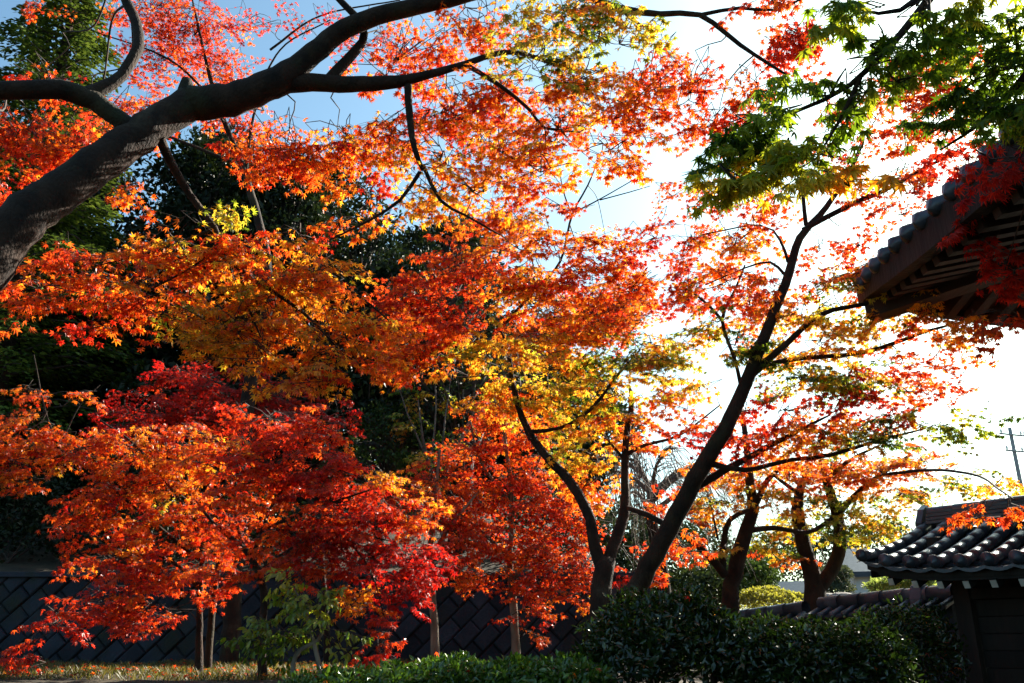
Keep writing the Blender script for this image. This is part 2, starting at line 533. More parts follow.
# grass on the bank
def grass_patch():
    acc = Acc(); n = 26000
    x = rng.uniform(-9, 0.8, n); y = rng.uniform(8.4, 13.6, n)
    pos = np.stack([x, y, gz(x, y) - .005], 1)
    a = rng.uniform(0, 2 * math.pi, n); lean = rng.uniform(0.1, 0.9, n)
    xd = np.stack([np.cos(a) * lean, np.sin(a) * lean, np.ones(n)], 1)
    nr = np.stack([np.cos(a), np.sin(a), -lean], 1)
    t = rng.uniform(0, 1, (n, 1))
    col = np.array([(0.04, 0.06, 0.012)]) * (1 - t) + np.array([(0.16, 0.13, 0.035)]) * t
    place_leaves(acc, BLADE, pos, xd, nr, rng.uniform(.05, .11, n), col)
    o = acc.build('grass', M_grass, None, False); tag(o, 'short dry green grass on the bank below the stone wall', 'grass', kind='stuff')
    acc = Acc(); n = 1900
    x = rng.uniform(-9, 0.8, n); y = rng.uniform(8.4, 13.4, n)
    pos = np.stack([x, y, gz(x, y) + rng.uniform(.02, .07, n)], 1)
    a = rng.uniform(0, 6.3, n)
    xd = np.stack([np.cos(a), np.sin(a), rng.normal(0, .25, n)], 1); nr = rng.normal(0, .35, (n, 3)) + np.array([0, 0, 1])
    place_leaves(acc, LEAF5[0], pos, xd, nr, rng.uniform(.035, .055, n), palette(rng.normal(.25, .14, n)) * .8)
    o = acc.build('fallen_leaves', M_maple, None, False); tag(o, 'red maple leaves fallen on the grass bank', 'leaves', kind='stuff')


grass_patch()

# ------------------------------------------------------------------ retaining wall of diagonal blocks
def retaining_wall():
    x0, x1, h = -16.0, 2.2, 1.42
    zb = 1.1
    root = thing('retaining_wall', 'blue grey retaining wall of diagonally set stone blocks behind the red maples', 'wall', (-5, WALL_Y, zb))
    bm = bmesh.new()
    bw, bh = 0.38, 0.24
    ca, sa = math.cos(R(45)), math.sin(R(45))
    rows = range(-56, 57)
    for j in rows:
        for i in range(-42, 43):
            u = (i + 0.5 * (j % 2)) * bw; v = j * bh
            cx = -7 + u * ca - v * sa; cz = zb + h / 2 + u * sa + v * ca
            if cx < x0 - .3 or cx > x1 + .3 or cz < zb - .3 or cz > zb + h + .3: continue
            g = 0.006
            hw, hh = bw / 2 - g - random.uniform(0, .006), bh / 2 - g - random.uniform(0, .006); cx += random.uniform(-.003, .003); cz += random.uniform(-.003, .003)
            dd = random.uniform(.02, .06)
            ring = []
            for (k, off) in ((0, 0.0), (0, dd * .6), (.018, dd)):
                ring.append([bm.verts.new((cx + (a * (hw - k)) * ca - (b * (hh - k)) * sa, -off, cz + (a * (hw - k)) * sa + (b * (hh - k)) * ca)) for a, b in ((-1, -1), (1, -1), (1, 1), (-1, 1))])
            for q in range(2):
                for s in range(4):
                    bm.faces.new((ring[q][s], ring[q][(s + 1) % 4], ring[q + 1][(s + 1) % 4], ring[q + 1][s]))
            bm.faces.new(ring[2])
    for co, no in (((0, 0, zb), (0, 0, -1)), ((0, 0, zb + h), (0, 0, 1)), ((x0, 0, 0), (-1, 0, 0)), ((x1, 0, 0), (1, 0, 0))):
        bmesh.ops.bisect_plane(bm, geom=bm.verts[:] + bm.edges[:] + bm.faces[:], plane_co=co, plane_no=no, clear_outer=True)
    for v in bm.verts: v.co.y += WALL_Y - .06
    mesh_bm('stone_facing', bm, M_stone, root)
    bm = bmesh.new()
    bm_box(bm, ((x0 + x1) / 2, WALL_Y + .09, zb + h / 2 - .2), (x1 - x0 + .004, .29, h + .4))
    mesh_bm('backing', bm, M_joint, root)
    bm = bmesh.new()
    bm_box(bm, ((x0 + x1) / 2, WALL_Y + .05, zb + h + .042), (x1 - x0 + .03, .44, .08), bevel=.012)
    mesh_bm('coping', bm, M_stone, root)


retaining_wall()

# ------------------------------------------------------------------ temple hall: swept eave corner overhead on the right
def temple_hall():
    root = thing('temple_hall', 'large dark swept roof corner of a temple hall jutting in from the upper right', 'temple', (7.5, 2, 0))
    XL, YF, XR, YN = 3.32, 8.0, 13.0, -7.0
    def edge_z(s):     # s: distance from the corner along an eave
        return 4.50 + 0.32 * math.exp(-(s / 1.5) ** 1.3)
    def corner_dist(x, y):
        return math.hypot(max(0, x - XL), max(0, YF - y))
    def eave_in(x, y): # distance in from the nearest eave
        return min(x - XL, YF - y)
    def soffit(x, y):
        e = eave_in(x, y); s = max(x - XL, YF - y)
        return edge_z(s) + 0.20 * e
    # soffit boards with flare toward the corner
    def flare(x, y):
        s = max(x - XL, YF - y)
        f = -0.16 * math.exp(-(s / 1.1) ** 1.3)
        return x - f, y + f * .5
    U = np.concatenate([[0, .08], np.linspace(.2, 2.4, 12)])
    V_ = np.concatenate([[0, .08], np.linspace(.2, 4, 20), np.linspace(4.4, 15, 18)])
    def sheet(fun, name, mat, umax=None, smooth=True):
        # left strip: e from left eave, along y ; far strip: e from far eave, along x
        verts, faces = [], []
        for strip in (0, 1):
            off = len(verts)
            uu = U if umax is None else np.concatenate([[0, .08], np.linspace(.2, umax, 14)])
            VV = V_ if strip == 0 else V_[V_ < 9.7]
            for u in uu:
                for v in VV:
                    vv = u + v * (1 if v < 14 else 1)    # start on the hip line
                    x, y = (XL + u, YF - vv) if strip == 0 else (XL + vv, YF - u)
                    fx, fy = flare(x, y)
                    verts.append((fx, fy, fun(x, y)))
            n = len(VV)
            for a in range(len(uu) - 1):
                for b in range(n - 1):
                    q = off + a * n + b
                    faces.append((q, q + 1, q + n + 1, q + n))
        return mesh_np(name, np.array(verts), np.array(faces), mat, root, smooth)
    sheet(soffit, 'soffit', M_eave)
    def top(x, y):
        e = eave_in(x, y); s = max(x - XL, YF - y)
        return edge_z(s) + .21 - .14 * math.exp(-s / .9) + e * 0.42 + e * e * .03
    roof = sheet(top, 'roof', M_tile, umax=4.6)
    # fascia boards under the tiles along both eaves
    acc = Acc()
    for strip in (0, 1):
        vv = np.concatenate([np.linspace(0, 4, 24), np.linspace(4.4, 9.5, 8)])
        ring = []
        for v in vv:
            x, y = (XL, YF - v) if strip == 0 else (XL + v, YF)
            fx, fy = flare(x, y); z = edge_z(v); th = .22 - .14 * math.exp(-v / .9)
            ix, iy = (.10, 0) if strip == 0 else (0, -.10)
            ring.append([(fx - ix * .2, fy - iy * .2, z - .05), (fx - ix * .2, fy - iy * .2, z + th), (fx + ix, fy + iy, z + th), (fx + ix, fy + iy, z - .05)])
        Vr = np.array(ring).reshape(-1, 3); n = len(vv)
        F = [(i * 4 + j, i * 4 + (j + 1) % 4, (i + 1) * 4 + (j + 1) % 4, (i + 1) * 4 + j) for i in range(n - 1) for j in range(4)]
        acc.add(Vr, np.array(F))
    acc.build('fascia', M_wood, root, False)
    # rafters, one row along each eave
    acc = Acc()
    def beam(p, q, w_, h_):
        p = np.array(p); q = np.array(q); t = q - p; t /= np.linalg.norm(t)
        sd = np.cross(t, [0, 0, 1]); sd /= np.linalg.norm(sd); up = np.cross(sd, t)
        Vb = [o + sd * a * w_ / 2 + up * b * h_ for o in (p, q) for a, b in ((-1, -1), (1, -1), (1, 0), (-1, 0))]
        Fb = [(0, 1, 2, 3), (4, 7, 6, 5), (0, 4, 5, 1), (1, 5, 6, 2), (2, 6, 7, 3), (3, 7, 4, 0)]
        acc.add(np.array(Vb), np.array(Fb))
    for i in range(44):
        s = .18 + i * .24
        for strip in (0, 1):
            if strip == 1 and s > 9: continue
            ln = min(2.3, s + .02)
            x0, y0 = (XL, YF - s) if strip == 0 else (XL + s, YF)
            x1, y1 = (XL + ln, YF - s) if strip == 0 else (XL + s, YF - ln)
            f0 = flare(x0, y0); f1 = flare(x1, y1)
            o = (.1, 0) if strip == 0 else (0, -.1)
            beam((f0[0] + o[0], f0[1] + o[1], soffit(x0, y0) - .004), (f1[0], f1[1], soffit(x1, y1) - .004), .09, .11)
    p0 = flare(XL, YF); p1 = (XL + 2.4, YF - 2.4)
    acc.build('rafters', M_eave, root, False)
    acc = Acc()
    beam((p0[0] + .05, p0[1] - .05, edge_z(0) - .01), (p1[0], p1[1], soffit(*p1) - .01), .2, .24)
    acc.build('hip_rafter', M_eave, root, False)
    # round roll tiles with disc ends running up the roof
    acc = Acc()
    for i in range(40):
        s = .16 + i * .27
        for strip in (0, 1):
            if strip == 1 and s > 9: continue
            ln = min(4.4, s)
            pts = []
            for k in range(7):
                e = -.06 + (ln + .06) * k / 6
                x, y = (XL + e, YF - s) if strip == 0 else (XL + s, YF - e)
                fx, fy = flare(max(x, XL), min(y, YF))
                if strip == 0: fx += min(0, e)
                else: fy -= min(0, e)
                pts.append((fx, fy, top(max(x, XL), min(y, YF)) + .02))
            Vt, Ft = tube_arrays(pts[::-1], [.075] * 7, 8)
            acc.add(Vt, Ft)
    acc.build('roll_tiles', M_tile, root)
    # hip ridge
    pts = []
    for k in range(12):
        e = -.05 + 4.4 * k / 11
        x, y = XL + max(0, e), YF - max(0, e); fx, fy = flare(x, y)
        pts.append((fx, fy, top(x, y) + .10))
    Vt, Ft = tube_arrays(pts, [.11] + [.14] * 11, 8)
    mesh_np('hip_ridge', Vt, Ft, M_tile, root)
    # walls, pillars and the upper roof mass
    bm = bmesh.new()
    bm_box(bm, (9.4, .3, 2.45), (7.2, 10.6, 4.9))
    mesh_bm('wall', bm, M_wood, root)
    for y in (5.6, 2.8, 0, -2.8):
        p, r = [(5.75, y, 0), (5.75, y, 4.95)], [.17, .16]
        Vt, Ft = tube_arrays(np.linspace(p[0], p[1], 5), np.linspace(.17, .16, 5), 14)
        mesh_np('pillar', Vt, Ft, M_wood, root)
    bm = bmesh.new()
    vs = []
    for (x, y) in ((XL + 4.3, YF - 4.3), (XR, YF - 4.3), (XR, YN + 2), (XL + 4.3, YN + 2)): vs.append(bm.verts.new((x, y, 6.9)))
    ap = [bm.verts.new((XL + 7, YF - 7, 9.2)), bm.verts.new((XL + 7, YN + 5, 9.2))]
    bm.faces.new((vs[0], vs[1], ap[0])); bm.faces.new((vs[1], vs[2], ap[1], ap[0])); bm.faces.new((vs[2], vs[3], ap[1])); bm.faces.new((vs[3], vs[0], ap[0], ap[1]))
    bm.faces.new(vs)
    mesh_bm('upper_roof', bm, M_tile, root)


temple_hall()

# ------------------------------------------------------------------ tiled gate at the lower right
GT = R(56)
GU = Vector((math.cos(GT), -math.sin(GT), 0))        # along the ridge, coming nearer
GN = Vector((-math.sin(GT), -math.cos(GT), 0))       # down the slope we see
G0 = P(927, 516, 9.0)                                # left end of the ridge


def gate_pt(u, n, z):
    return G0 + GU * u + GN * n + Vector((0, 0, z))


def gate():
    base = gate_pt(1.5, 0, 0); base.z = G(base.x, base.y)
    root = thing('gate', 'dark wooden gate with a small grey tiled roof and white rafter ends', 'gate', base)
    W, LEN = 1.15, 3.4
    slope = 0.53
    def rz(u, n):
        a = abs(n)
        sweep = .13 * math.exp(-u / .35) * (a / W) ** 2
        return -slope * a + .10 * (a / W) ** 2 + sweep
    # roof deck
    def sheet(dz, thick, name, mat, n0=-W, n1=W, u0=0.0):
        us = np.concatenate([np.linspace(u0, .6, 7), np.linspace(.8, LEN, 8)]); ns = np.linspace(n0, n1, 17)
        top = [[gate_pt(u, n, rz(u, n) + dz) for n in ns] for u in us]
        bot = [[gate_pt(u, n, rz(u, n) + dz - thick) for n in ns] for u in us]
        V = np.array([list(p) for r in top for p in r] + [list(p) for r in bot for p in r])
        nu, nn = len(us), len(ns); o = nu * nn; F = []
        for i in range(nu - 1):
            for j in range(nn - 1):
                q = i * nn + j
                F.append((q, q + 1, q + nn + 1, q + nn)); F.append((o + q, o + q + nn, o + q + nn + 1, o + q + 1))
        for i in range(nu - 1):
            for j in (0, nn - 1):
                q = i * nn + j; F.append((q, q + nn, o + q + nn, o + q))
        for j in range(nn - 1):
            for i in (0, nu - 1):
                q = i * nn + j; F.append((q, q + 1, o + q + 1, o + q))
        return mesh_np(name, V, np.array(F), mat, root, False)
    sheet(-.16, .05, 'roof_boards', M_wood)
    # pan tiles: stepped courses, modelled as a corrugated sheet with lips
    acc = Acc()
    sp = .235
    nroll = int(LEN / sp)
    courses = 7
    for side in (1, -1):
        for i in range(nroll + 1):
            u0 = i * sp - .02
            for k in range(courses):
                a0 = .05 + (W - .02) * k / courses; a1 = .05 + (W - .02) * (k + 1) / courses + .05
                rows = []
                for (a, lift) in ((a0, -.012), (a1, .018)):
                    rows.append([list(gate_pt(max(.0, u0 + sp * q / 4), side * a, rz(max(0, u0 + sp * q / 4), a) - .11 + lift + (-.028 * math.sin(math.pi * q / 4)))) for q in range(5)])
                lip = [[p[0], p[1], p[2] - .03] for p in rows[1]]
                V = np.array(rows[0] + rows[1] + lip)
                F = [(q, q + 1, 5 + q + 1, 5 + q) for q in range(4)] + [(5 + q, 5 + q + 1, 10 + q + 1, 10 + q) for q in range(4)]
                acc.add(V, np.array(F))
    acc.build('roof_tiles', M_tile, root, False)
    # roll tiles: each a row of overlapping half pipes
    acc = Acc()
    for side in (1, -1):
        for i in range(nroll + 1):
            u = i * sp - .0 + .02
            for k in range(courses):
                a0 = .07 + W * k / courses; a1 = .07 + W * (k + 1) / courses
                pts = [gate_pt(u, side * a, rz(u, a) - .07) for a in np.linspace(a0, a1, 3)]
                V, F = tube_arrays([list(p) for p in pts], [.047, .049, .052], 10)
                acc.add(V, F)
            # round end disc
            e = W + .085
            p = gate_pt(u, side * e, rz(u, W) - .075); q = gate_pt(u, side * (e + .02), rz(u, W) - .082)
            V, F = tube_arrays([list(p), list(q)], [.060, .060], 12); acc.add(V, F)
    acc.build('roll_tiles', M_tile, root)
    # ridge: two courses of flat tile and a round cap, with an end ornament
    bm = bmesh.new()
    Mx = Matrix.Translation(G0) @ Matrix((tuple(GU) , tuple(GN), (0, 0, 1))).transposed().to_4x4()
    for k in range(3):
        bm_box(bm, (LEN / 2 + .04, 0, -.085 + k * .036), (LEN, .26 - k * .03, .032), Mx, .006)
    mesh_bm('ridge', bm, M_tile, root)
    acc = Acc()
    for k in range(12):
        p = gate_pt(.03 + k * .28, 0, .025); q = gate_pt(.03 + (k + 1) * .28 + .01, 0, .025)
        V, F = tube_arrays([list(p), list((p + q) / 2), list(q)], [.062, .060, .058], 12); acc.add(V, F)
    acc.build('ridge_cap', M_tile, root)
    bm = bmesh.new()
    outline = [(-.14, -.2), (-.16, -.08), (-.11, .0), (-.08, .06), (0, .11), (.08, .06), (.11, .0), (.16, -.08), (.14, -.2)]
    f0 = [bm.verts.new(Mx @ Vector((-.05, a, b))) for a, b in outline]; f1 = [bm.verts.new(Mx @ Vector((.02, a, b))) for a, b in outline]
    bm.faces.new(f0); bm.faces.new(f1[::-1])
    for i in range(len(outline)): bm.faces.new((f0[i], f0[(i + 1) % 9], f1[(i + 1) % 9], f1[i]))
    mesh_bm('ridge_end_tile', bm, M_tile, root)
    # verge boards at the near gable
    for side in (1, -1):
        acc = Acc()
        ring = []
        for a in np.linspace(0, W, 10):
            for (du, dz) in ((.03, -.14), (.03, -.34 + .06 * a), (.08, -.34 + .06 * a), (.08, -.14)):
                ring.append(list(gate_pt(du, side * a, rz(.05, a) + dz)))
        F = [(i * 4 + j, i * 4 + (j + 1) % 4, (i + 1) * 4 + (j + 1) % 4, (i + 1) * 4 + j) for i in range(9) for j in range(4)]
        acc.add(np.array(ring), np.array(F)); acc.build('verge_board', M_wood, root, False)
    for side in (1, -1):
        acc = Acc(); ring = []
        us = np.concatenate([np.linspace(.09, .6, 7), np.linspace(.8, LEN, 8)])
        for u in us:
            for (a, dz) in ((W - .02, -.115), (W - .02, -.235), (W - .05, -.235), (W - .05, -.115)):
                ring.append(list(gate_pt(u, side * a, rz(u, W) + dz)))
        F = [(i * 4 + j, i * 4 + (j + 1) % 4, (i + 1) * 4 + (j + 1) % 4, (i + 1) * 4 + j) for i in range(14) for j in range(4)]
        acc.add(np.array(ring), np.array(F)); acc.build('eave_board', M_wood, root, False)
    # rafters with pale painted ends
    for side in (1, -1):
        for i in range(14):
            u = .22 + i * sp
            if u > LEN - .05: break
            bm = bmesh.new()
            p = gate_pt(u, side * .1, rz(u, .1) - .255); q = gate_pt(u, side * (W - .01), rz(u, W - .01) - .275)
            t = (q - p).normalized(); sd = GU; up = t.cross(sd).normalized()
            if up.z < 0: up = -up
            vs = [bm.verts.new(o + sd * a * .03 + up * b * .035) for o in (p, q) for a, b in ((-1, -1), (1, -1), (1, 1), (-1, 1))]
            for f in ((0, 1, 2, 3), (4, 7, 6, 5), (0, 4, 5, 1), (1, 5, 6, 2), (2, 6, 7, 3), (3, 7, 4, 0)): bm.faces.new([vs[k] for k in f])
            ro = mesh_bm('rafter', bm, M_wood, root)
            if side == 1:
                bm = bmesh.new()
                q2 = q + t * .006
                vs = [bm.verts.new(o + sd * a * .026 + up * b * .031) for o in (q + t * .001, q2) for a, b in ((-1, -1), (1, -1), (1, 1), (-1, 1))]
                for f in ((0, 1, 2, 3), (4, 7, 6, 5), (0, 4, 5, 1), (1, 5, 6, 2), (2, 6, 7, 3), (3, 7, 4, 0)): bm.faces.new([vs[k] for k in f])
                e = mesh_bm('painted_end', bm, M_endgrain, None)
                e.parent = ro
    # frame, plank wall, beams
    hb = base.z - G0.z - .2
    def lb(name, u0, u1, n0, n1, z0, z1, mat=M_wood, bev=.008):
        bm = bmesh.new()
        bm_box(bm, ((u0 + u1) / 2, (n0 + n1) / 2, (z0 + z1) / 2), (u1 - u0, n1 - n0, z1 - z0), Mx, bev)
        return mesh_bm(name, bm, mat, root)
    lb('post', .34, .50, .20, .36, hb, -.42)
    lb('post', 2.9, 3.06, .20, .36, hb, -.42)
    lb('post', .34, .50, -.62, -.46, hb, -.42)
    lb('post', 2.9, 3.06, -.62, -.46, hb, -.42)
    lb('beam', .12, 3.3, .17, .39, -.60, -.42)
    lb('beam', .12, 3.3, -.65, -.43, -.60, -.42)
    lb('tie_beam', .36, .48, -.7, .7, -.42, -.30)
    lb('rail', .503, 2.897, .22, .34, -.86, -.76)
    # plank wall
    bm = bmesh.new()
    z = -.865; k = 0
    while z > hb:
        bm_box(bm, (1.7, .27 + .006 * (k % 2), z - .075), (2.392, .03, .146), Mx, .006)
        z -= .15; k += 1
    mesh_bm('plank_wall', bm, M_wood, root)
    bm = bmesh.new()
    bm_box(bm, (1.7, .235, (hb - .84) / 2), (2.39, .02, -.84 - hb), Mx)
    mesh_bm('backing_board', bm, M_wood, root)
    bm = bmesh.new()
    bm_box(bm, (1.7, .26, -.68), (2.392, .024, .155), Mx, .004)
    mesh_bm('transom_board', bm, M_wood, root)
    bm = bmesh.new()
    bm_box(bm, (.42, -.125, (hb - .6) / 2), (.03, .64, -.6 - hb), Mx, .004)
    mesh_bm('side_wall', bm, M_wood, root)


gate()

# ------------------------------------------------------------------ tile-topped garden wall
def garden_wall(name, label, pts, capr, group=None, finial=False):
    """pts: (px,py,d) along the cap's centre line"""
    A, B = P(*pts[0]), P(*pts[1])
    base = (A + B) / 2; base.z = G(base.x, base.y)
    root = thing(name, label, 'wall', base, group)
    d = (B - A); L = d.length; u = d.normalized(); n = Vector((u.y, -u.x, 0)).normalized()
    hor = Vector((u.x, u.y, 0)).normalized()
    # cap of round tiles
    acc = Acc()
    k = max(3, int(L / .28))
    for i in range(k):
        p = A + d * (i / k); q = A + d * ((i + 1) / k) + u * .012
        V, F = tube_arrays([list(p), list((p + q) / 2), list(q)], [capr * 1.06, capr, capr * .97], 12, 0)
        acc.add(V, F)
    acc.build('cap_tiles', M_tile, root)
    # small sloping tiles either side
    acc = Acc()
    m = max(4, int(L / .17))
    for side in (1, -1):
        for i in range(m + 1):
            p = A + d * (i / m)
            a = p + n * side * .05 + Vector((0, 0, -capr * .75)); b = p + n * side * .24 + Vector((0, 0, -capr * .75 - .085))
            V, F = tube_arrays([list(a), list((a + b) / 2), list(b), list(b + n * side * .02)], [.036, .037, .04, .04], 8); acc.add(V, F)
        q = [A + n * side * .02, B + n * side * .02, B + n * side * .235, A + n * side * .235]
        V = []
        for j, c in enumerate(q):
            dz = -capr * .8 - (0 if j < 2 else .09); V.append(list(c + Vector((0, 0, dz))))
        for j, c in enumerate(q):
            dz = -capr * .8 - .03 - (0 if j < 2 else .09); V.append(list(c + Vector((0, 0, dz))))
        acc.add(np.array(V), np.array([(0, 1, 2, 3), (4, 7, 6, 5), (0, 3, 7, 4), (1, 5, 6, 2), (3, 2, 6, 7), (0, 4, 5, 1)]))
    acc.build('eave_tiles', M_tile, root)
    # wall body
    bm = bmesh.new()
    vs = []
    zb = min(G(A.x, A.y), G(B.x, B.y)) - .2
    for e in (A, B):
        for s in (-.1, .1):
            for zz in (zb, e.z - capr * .9 - .05):
                c = e + n * s; vs.append(bm.verts.new((c.x, c.y, zz)))
    for f in ((0, 1, 3, 2), (4, 6, 7, 5), (0, 4, 5, 1), (2, 3, 7, 6), (1, 5, 7, 3), (0, 2, 6, 4)): bm.faces.new([vs[i] for i in f])
    mesh_bm('wall_body', bm, M_stone, root)
    if finial:
        bm = bmesh.new()
        Mx = Matrix.Translation(A + d * finial) @ Matrix((tuple(hor), tuple(n), (0, 0, 1))).transposed().to_4x4()
        outline = [(-.09, -.18), (-.10, -.05), (-.08, .05), (-.06, .10), (0, .125), (.06, .10), (.08, .05), (.10, -.05), (.09, -.18)]
        f0 = [bm.verts.new(Mx @ Vector((-.13, a, b))) for a, b in outline]; f1 = [bm.verts.new(Mx @ Vector((.03, a, b))) for a, b in outline]
        bm.faces.new(f0); bm.faces.new(f1[::-1])
        for i in range(9): bm.faces.new((f0[i], f0[(i + 1) % 9], f1[(i + 1) % 9], f1[i]))
        bmesh.ops.bevel(bm, geom=bm.edges[:], offset=.012, segments=2, affect='EDGES')
        mesh_bm('end_tile', bm, M_tile, root)


garden_wall('garden_wall', 'tile capped garden wall joining the dark gate, ending in a tall end tile', [(956, 592, 9.25), (822, 604, 10.9)], .085, finial=.26)
garden_wall('garden_wall', 'lower blue grey tile capped wall below the clipped yellow bush', [(806, 608, 11.05), (716, 620, 12.2)], .085)

# ------------------------------------------------------------------ hedges and bushes
def bush(name, label, cat, lobes, leaf, n, cols, mat, tpl=OVATE, stem=True, group=None, core=None, up=0.5, shell=(.72, 1.04)):
    """lobes: list of (centre, (rx,ry,rz)); leaves sit in the outer shell of the lobes, turned outward"""
    c0 = Vector(lobes[0][0]); base = (c0.x, c0.y, G(c0.x, c0.y))
    root = thing(name, label, cat, base, group)
    acc = Acc()
    vol = [r[0] * r[1] + r[0] * r[2] + r[1] * r[2] for _, r in lobes]; tot = sum(vol)
    for (c, r), vv in zip(lobes, vol):
        k = int(n * vv / tot)
        v = rng.normal(0, 1, (k, 3)); v[:, 2] = np.where(v[:, 2] < -.35, -v[:, 2], v[:, 2])
        v /= np.linalg.norm(v, axis=1)[:, None]
        rad = rng.uniform(*shell, k)
        ph = rng.uniform(0, 6.3, 3)
        lump = 1 + .10 * np.sin(v[:, 0] * 7 + ph[0]) * np.cos(v[:, 2] * 6 + ph[1]) + .07 * np.sin(v[:, 1] * 11 + ph[2]) + .05 * np.sin(v[:, 0] * 19 + v[:, 2] * 17)
        pos = np.array(c) + v * (rad * lump)[:, None] * np.array(r)
        nr = v + rng.normal(0, .55, (k, 3)) + np.array([0, 0, up])
        xd = rng.normal(0, 1, (k, 3)) + v * .6
        t = rng.random((k, 1)); col = np.array(cols[0]) * (1 - t) + np.array(cols[1]) * t
        place_leaves(acc, tpl, pos, xd, nr, leaf * rng.uniform(.7, 1.25, k), col)
    if mat is M_gloss:
        k = len(acc.V[0]); pick = acc.V[0][rng.integers(0, k, 16)]; CAUGHT.append(pick + np.array([0, -.01, .02]))
    acc.build('foliage', mat, root, False)
    # stems inside
    ac = Acc()
    for (c, r) in lobes:
        gx, gy = c[0], c[1]
        for q in range(5):
            a = rng.uniform(0, 6.3)
            e = np.array(c) + np.array([math.cos(a) * r[0] * .6, math.sin(a) * r[1] * .6, r[2] * rng.uniform(.2, .7)])
            s = np.array([gx + rng.normal(0, .08), gy + rng.normal(0, .08), G(gx, gy) - .05])
            p, rr = smooth_path([s, (s + e) / 2 + rng.normal(0, .06, 3), e], [.022, .015, .006], .2)
            V, F = tube_arrays(p, rr, 6); ac.add(V, F)
    ac.build('stems', M_twig, root)
    return root


def L_(px, py, d, rx, ry, dy):
    c = P(px, py, d); m = mpp(px, py, d)
    return (tuple(c), (rx * m, dy, ry * m))


CAUGHT = []
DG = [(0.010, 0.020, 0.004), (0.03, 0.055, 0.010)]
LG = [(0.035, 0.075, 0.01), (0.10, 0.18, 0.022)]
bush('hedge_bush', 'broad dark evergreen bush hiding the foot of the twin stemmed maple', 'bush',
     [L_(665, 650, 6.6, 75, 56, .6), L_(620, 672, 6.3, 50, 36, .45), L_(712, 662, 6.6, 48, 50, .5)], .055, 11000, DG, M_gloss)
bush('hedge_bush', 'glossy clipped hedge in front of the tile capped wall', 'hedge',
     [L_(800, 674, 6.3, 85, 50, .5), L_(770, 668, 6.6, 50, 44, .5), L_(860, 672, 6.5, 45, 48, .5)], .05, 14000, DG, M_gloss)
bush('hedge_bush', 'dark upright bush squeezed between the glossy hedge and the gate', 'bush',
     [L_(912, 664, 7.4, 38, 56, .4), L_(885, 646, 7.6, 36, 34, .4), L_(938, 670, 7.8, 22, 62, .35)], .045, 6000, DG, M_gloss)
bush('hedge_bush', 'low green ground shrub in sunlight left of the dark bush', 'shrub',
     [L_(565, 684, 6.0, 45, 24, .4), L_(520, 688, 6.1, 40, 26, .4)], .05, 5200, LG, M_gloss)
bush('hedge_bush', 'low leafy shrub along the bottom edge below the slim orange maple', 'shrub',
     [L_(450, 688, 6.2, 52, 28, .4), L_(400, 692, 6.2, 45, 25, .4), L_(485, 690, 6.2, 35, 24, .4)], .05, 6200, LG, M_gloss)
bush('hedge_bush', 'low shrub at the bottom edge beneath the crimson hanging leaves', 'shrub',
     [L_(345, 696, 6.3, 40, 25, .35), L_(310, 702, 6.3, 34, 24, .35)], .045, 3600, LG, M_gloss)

def caught_leaves():
    p = np.vstack(CAUGHT); n = len(p); acc = Acc()
    a = rng.uniform(0, 6.3, n)
    place_leaves(acc, LEAF5[1], p, np.stack([np.cos(a), np.sin(a), rng.normal(0, .4, n)], 1), rng.normal(0, .4, (n, 3)) + np.array([0, -.3, 1]), rng.uniform(.035, .05, n), palette(rng.normal(.35, .15, n)))
    tag(acc.build('fallen_leaves', M_maple, None, False), 'orange maple leaves caught on top of the hedges', 'leaves', kind='stuff')


caught_leaves()

# right-hand garden beyond the tiled wall
YB = [(0.18, 0.17, 0.03), (0.32, 0.27, 0.05)]
bush('clipped_azalea', 'rounded clipped yellow bush sunlit beyond the low tiled wall', 'bush', [L_(765, 603, 15, 30, 14, .5)], .05, 5000, YB, M_shrub, DIAMOND, shell=(.93, 1.0))
bush('clipped_azalea', 'smaller clipped yellow bush right of the big rounded one', 'bush', [L_(797, 605, 15.6, 14, 10, .3)], .05, 2200, YB, M_shrub, DIAMOND, shell=(.93, 1.0))
bush('garden_shrub', 'pale leaved sunlit hedge above the tiled wall next to the gate', 'hedge', [L_(896, 588, 12.2, 26, 9, .4), L_(918, 584, 11.8, 16, 10, .3)], .06, 3600, [(0.12, .16, .05), (.3, .34, .12)], M_shrub, DIAMOND)
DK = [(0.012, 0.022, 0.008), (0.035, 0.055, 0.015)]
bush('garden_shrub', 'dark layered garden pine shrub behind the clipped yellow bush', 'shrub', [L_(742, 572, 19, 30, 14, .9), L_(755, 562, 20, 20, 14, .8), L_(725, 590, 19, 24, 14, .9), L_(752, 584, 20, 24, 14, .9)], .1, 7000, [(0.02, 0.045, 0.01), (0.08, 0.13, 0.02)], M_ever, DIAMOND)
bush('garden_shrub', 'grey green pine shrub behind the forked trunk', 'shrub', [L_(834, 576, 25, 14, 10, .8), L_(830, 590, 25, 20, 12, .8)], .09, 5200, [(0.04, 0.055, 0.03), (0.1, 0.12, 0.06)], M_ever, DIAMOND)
bush('garden_shrub', 'dark evergreen mass behind the gate roof', 'shrub', [L_(880, 540, 33, 30, 18, 2), L_(850, 545, 33, 30, 16, 2), L_(905, 556, 33, 20, 16, 1.5), L_(810, 552, 34, 44, 24, 2), L_(785, 580, 33, 44, 26, 2), L_(850, 580, 34, 44, 24, 2)], .16, 7000, DK, M_ever, DIAMOND)
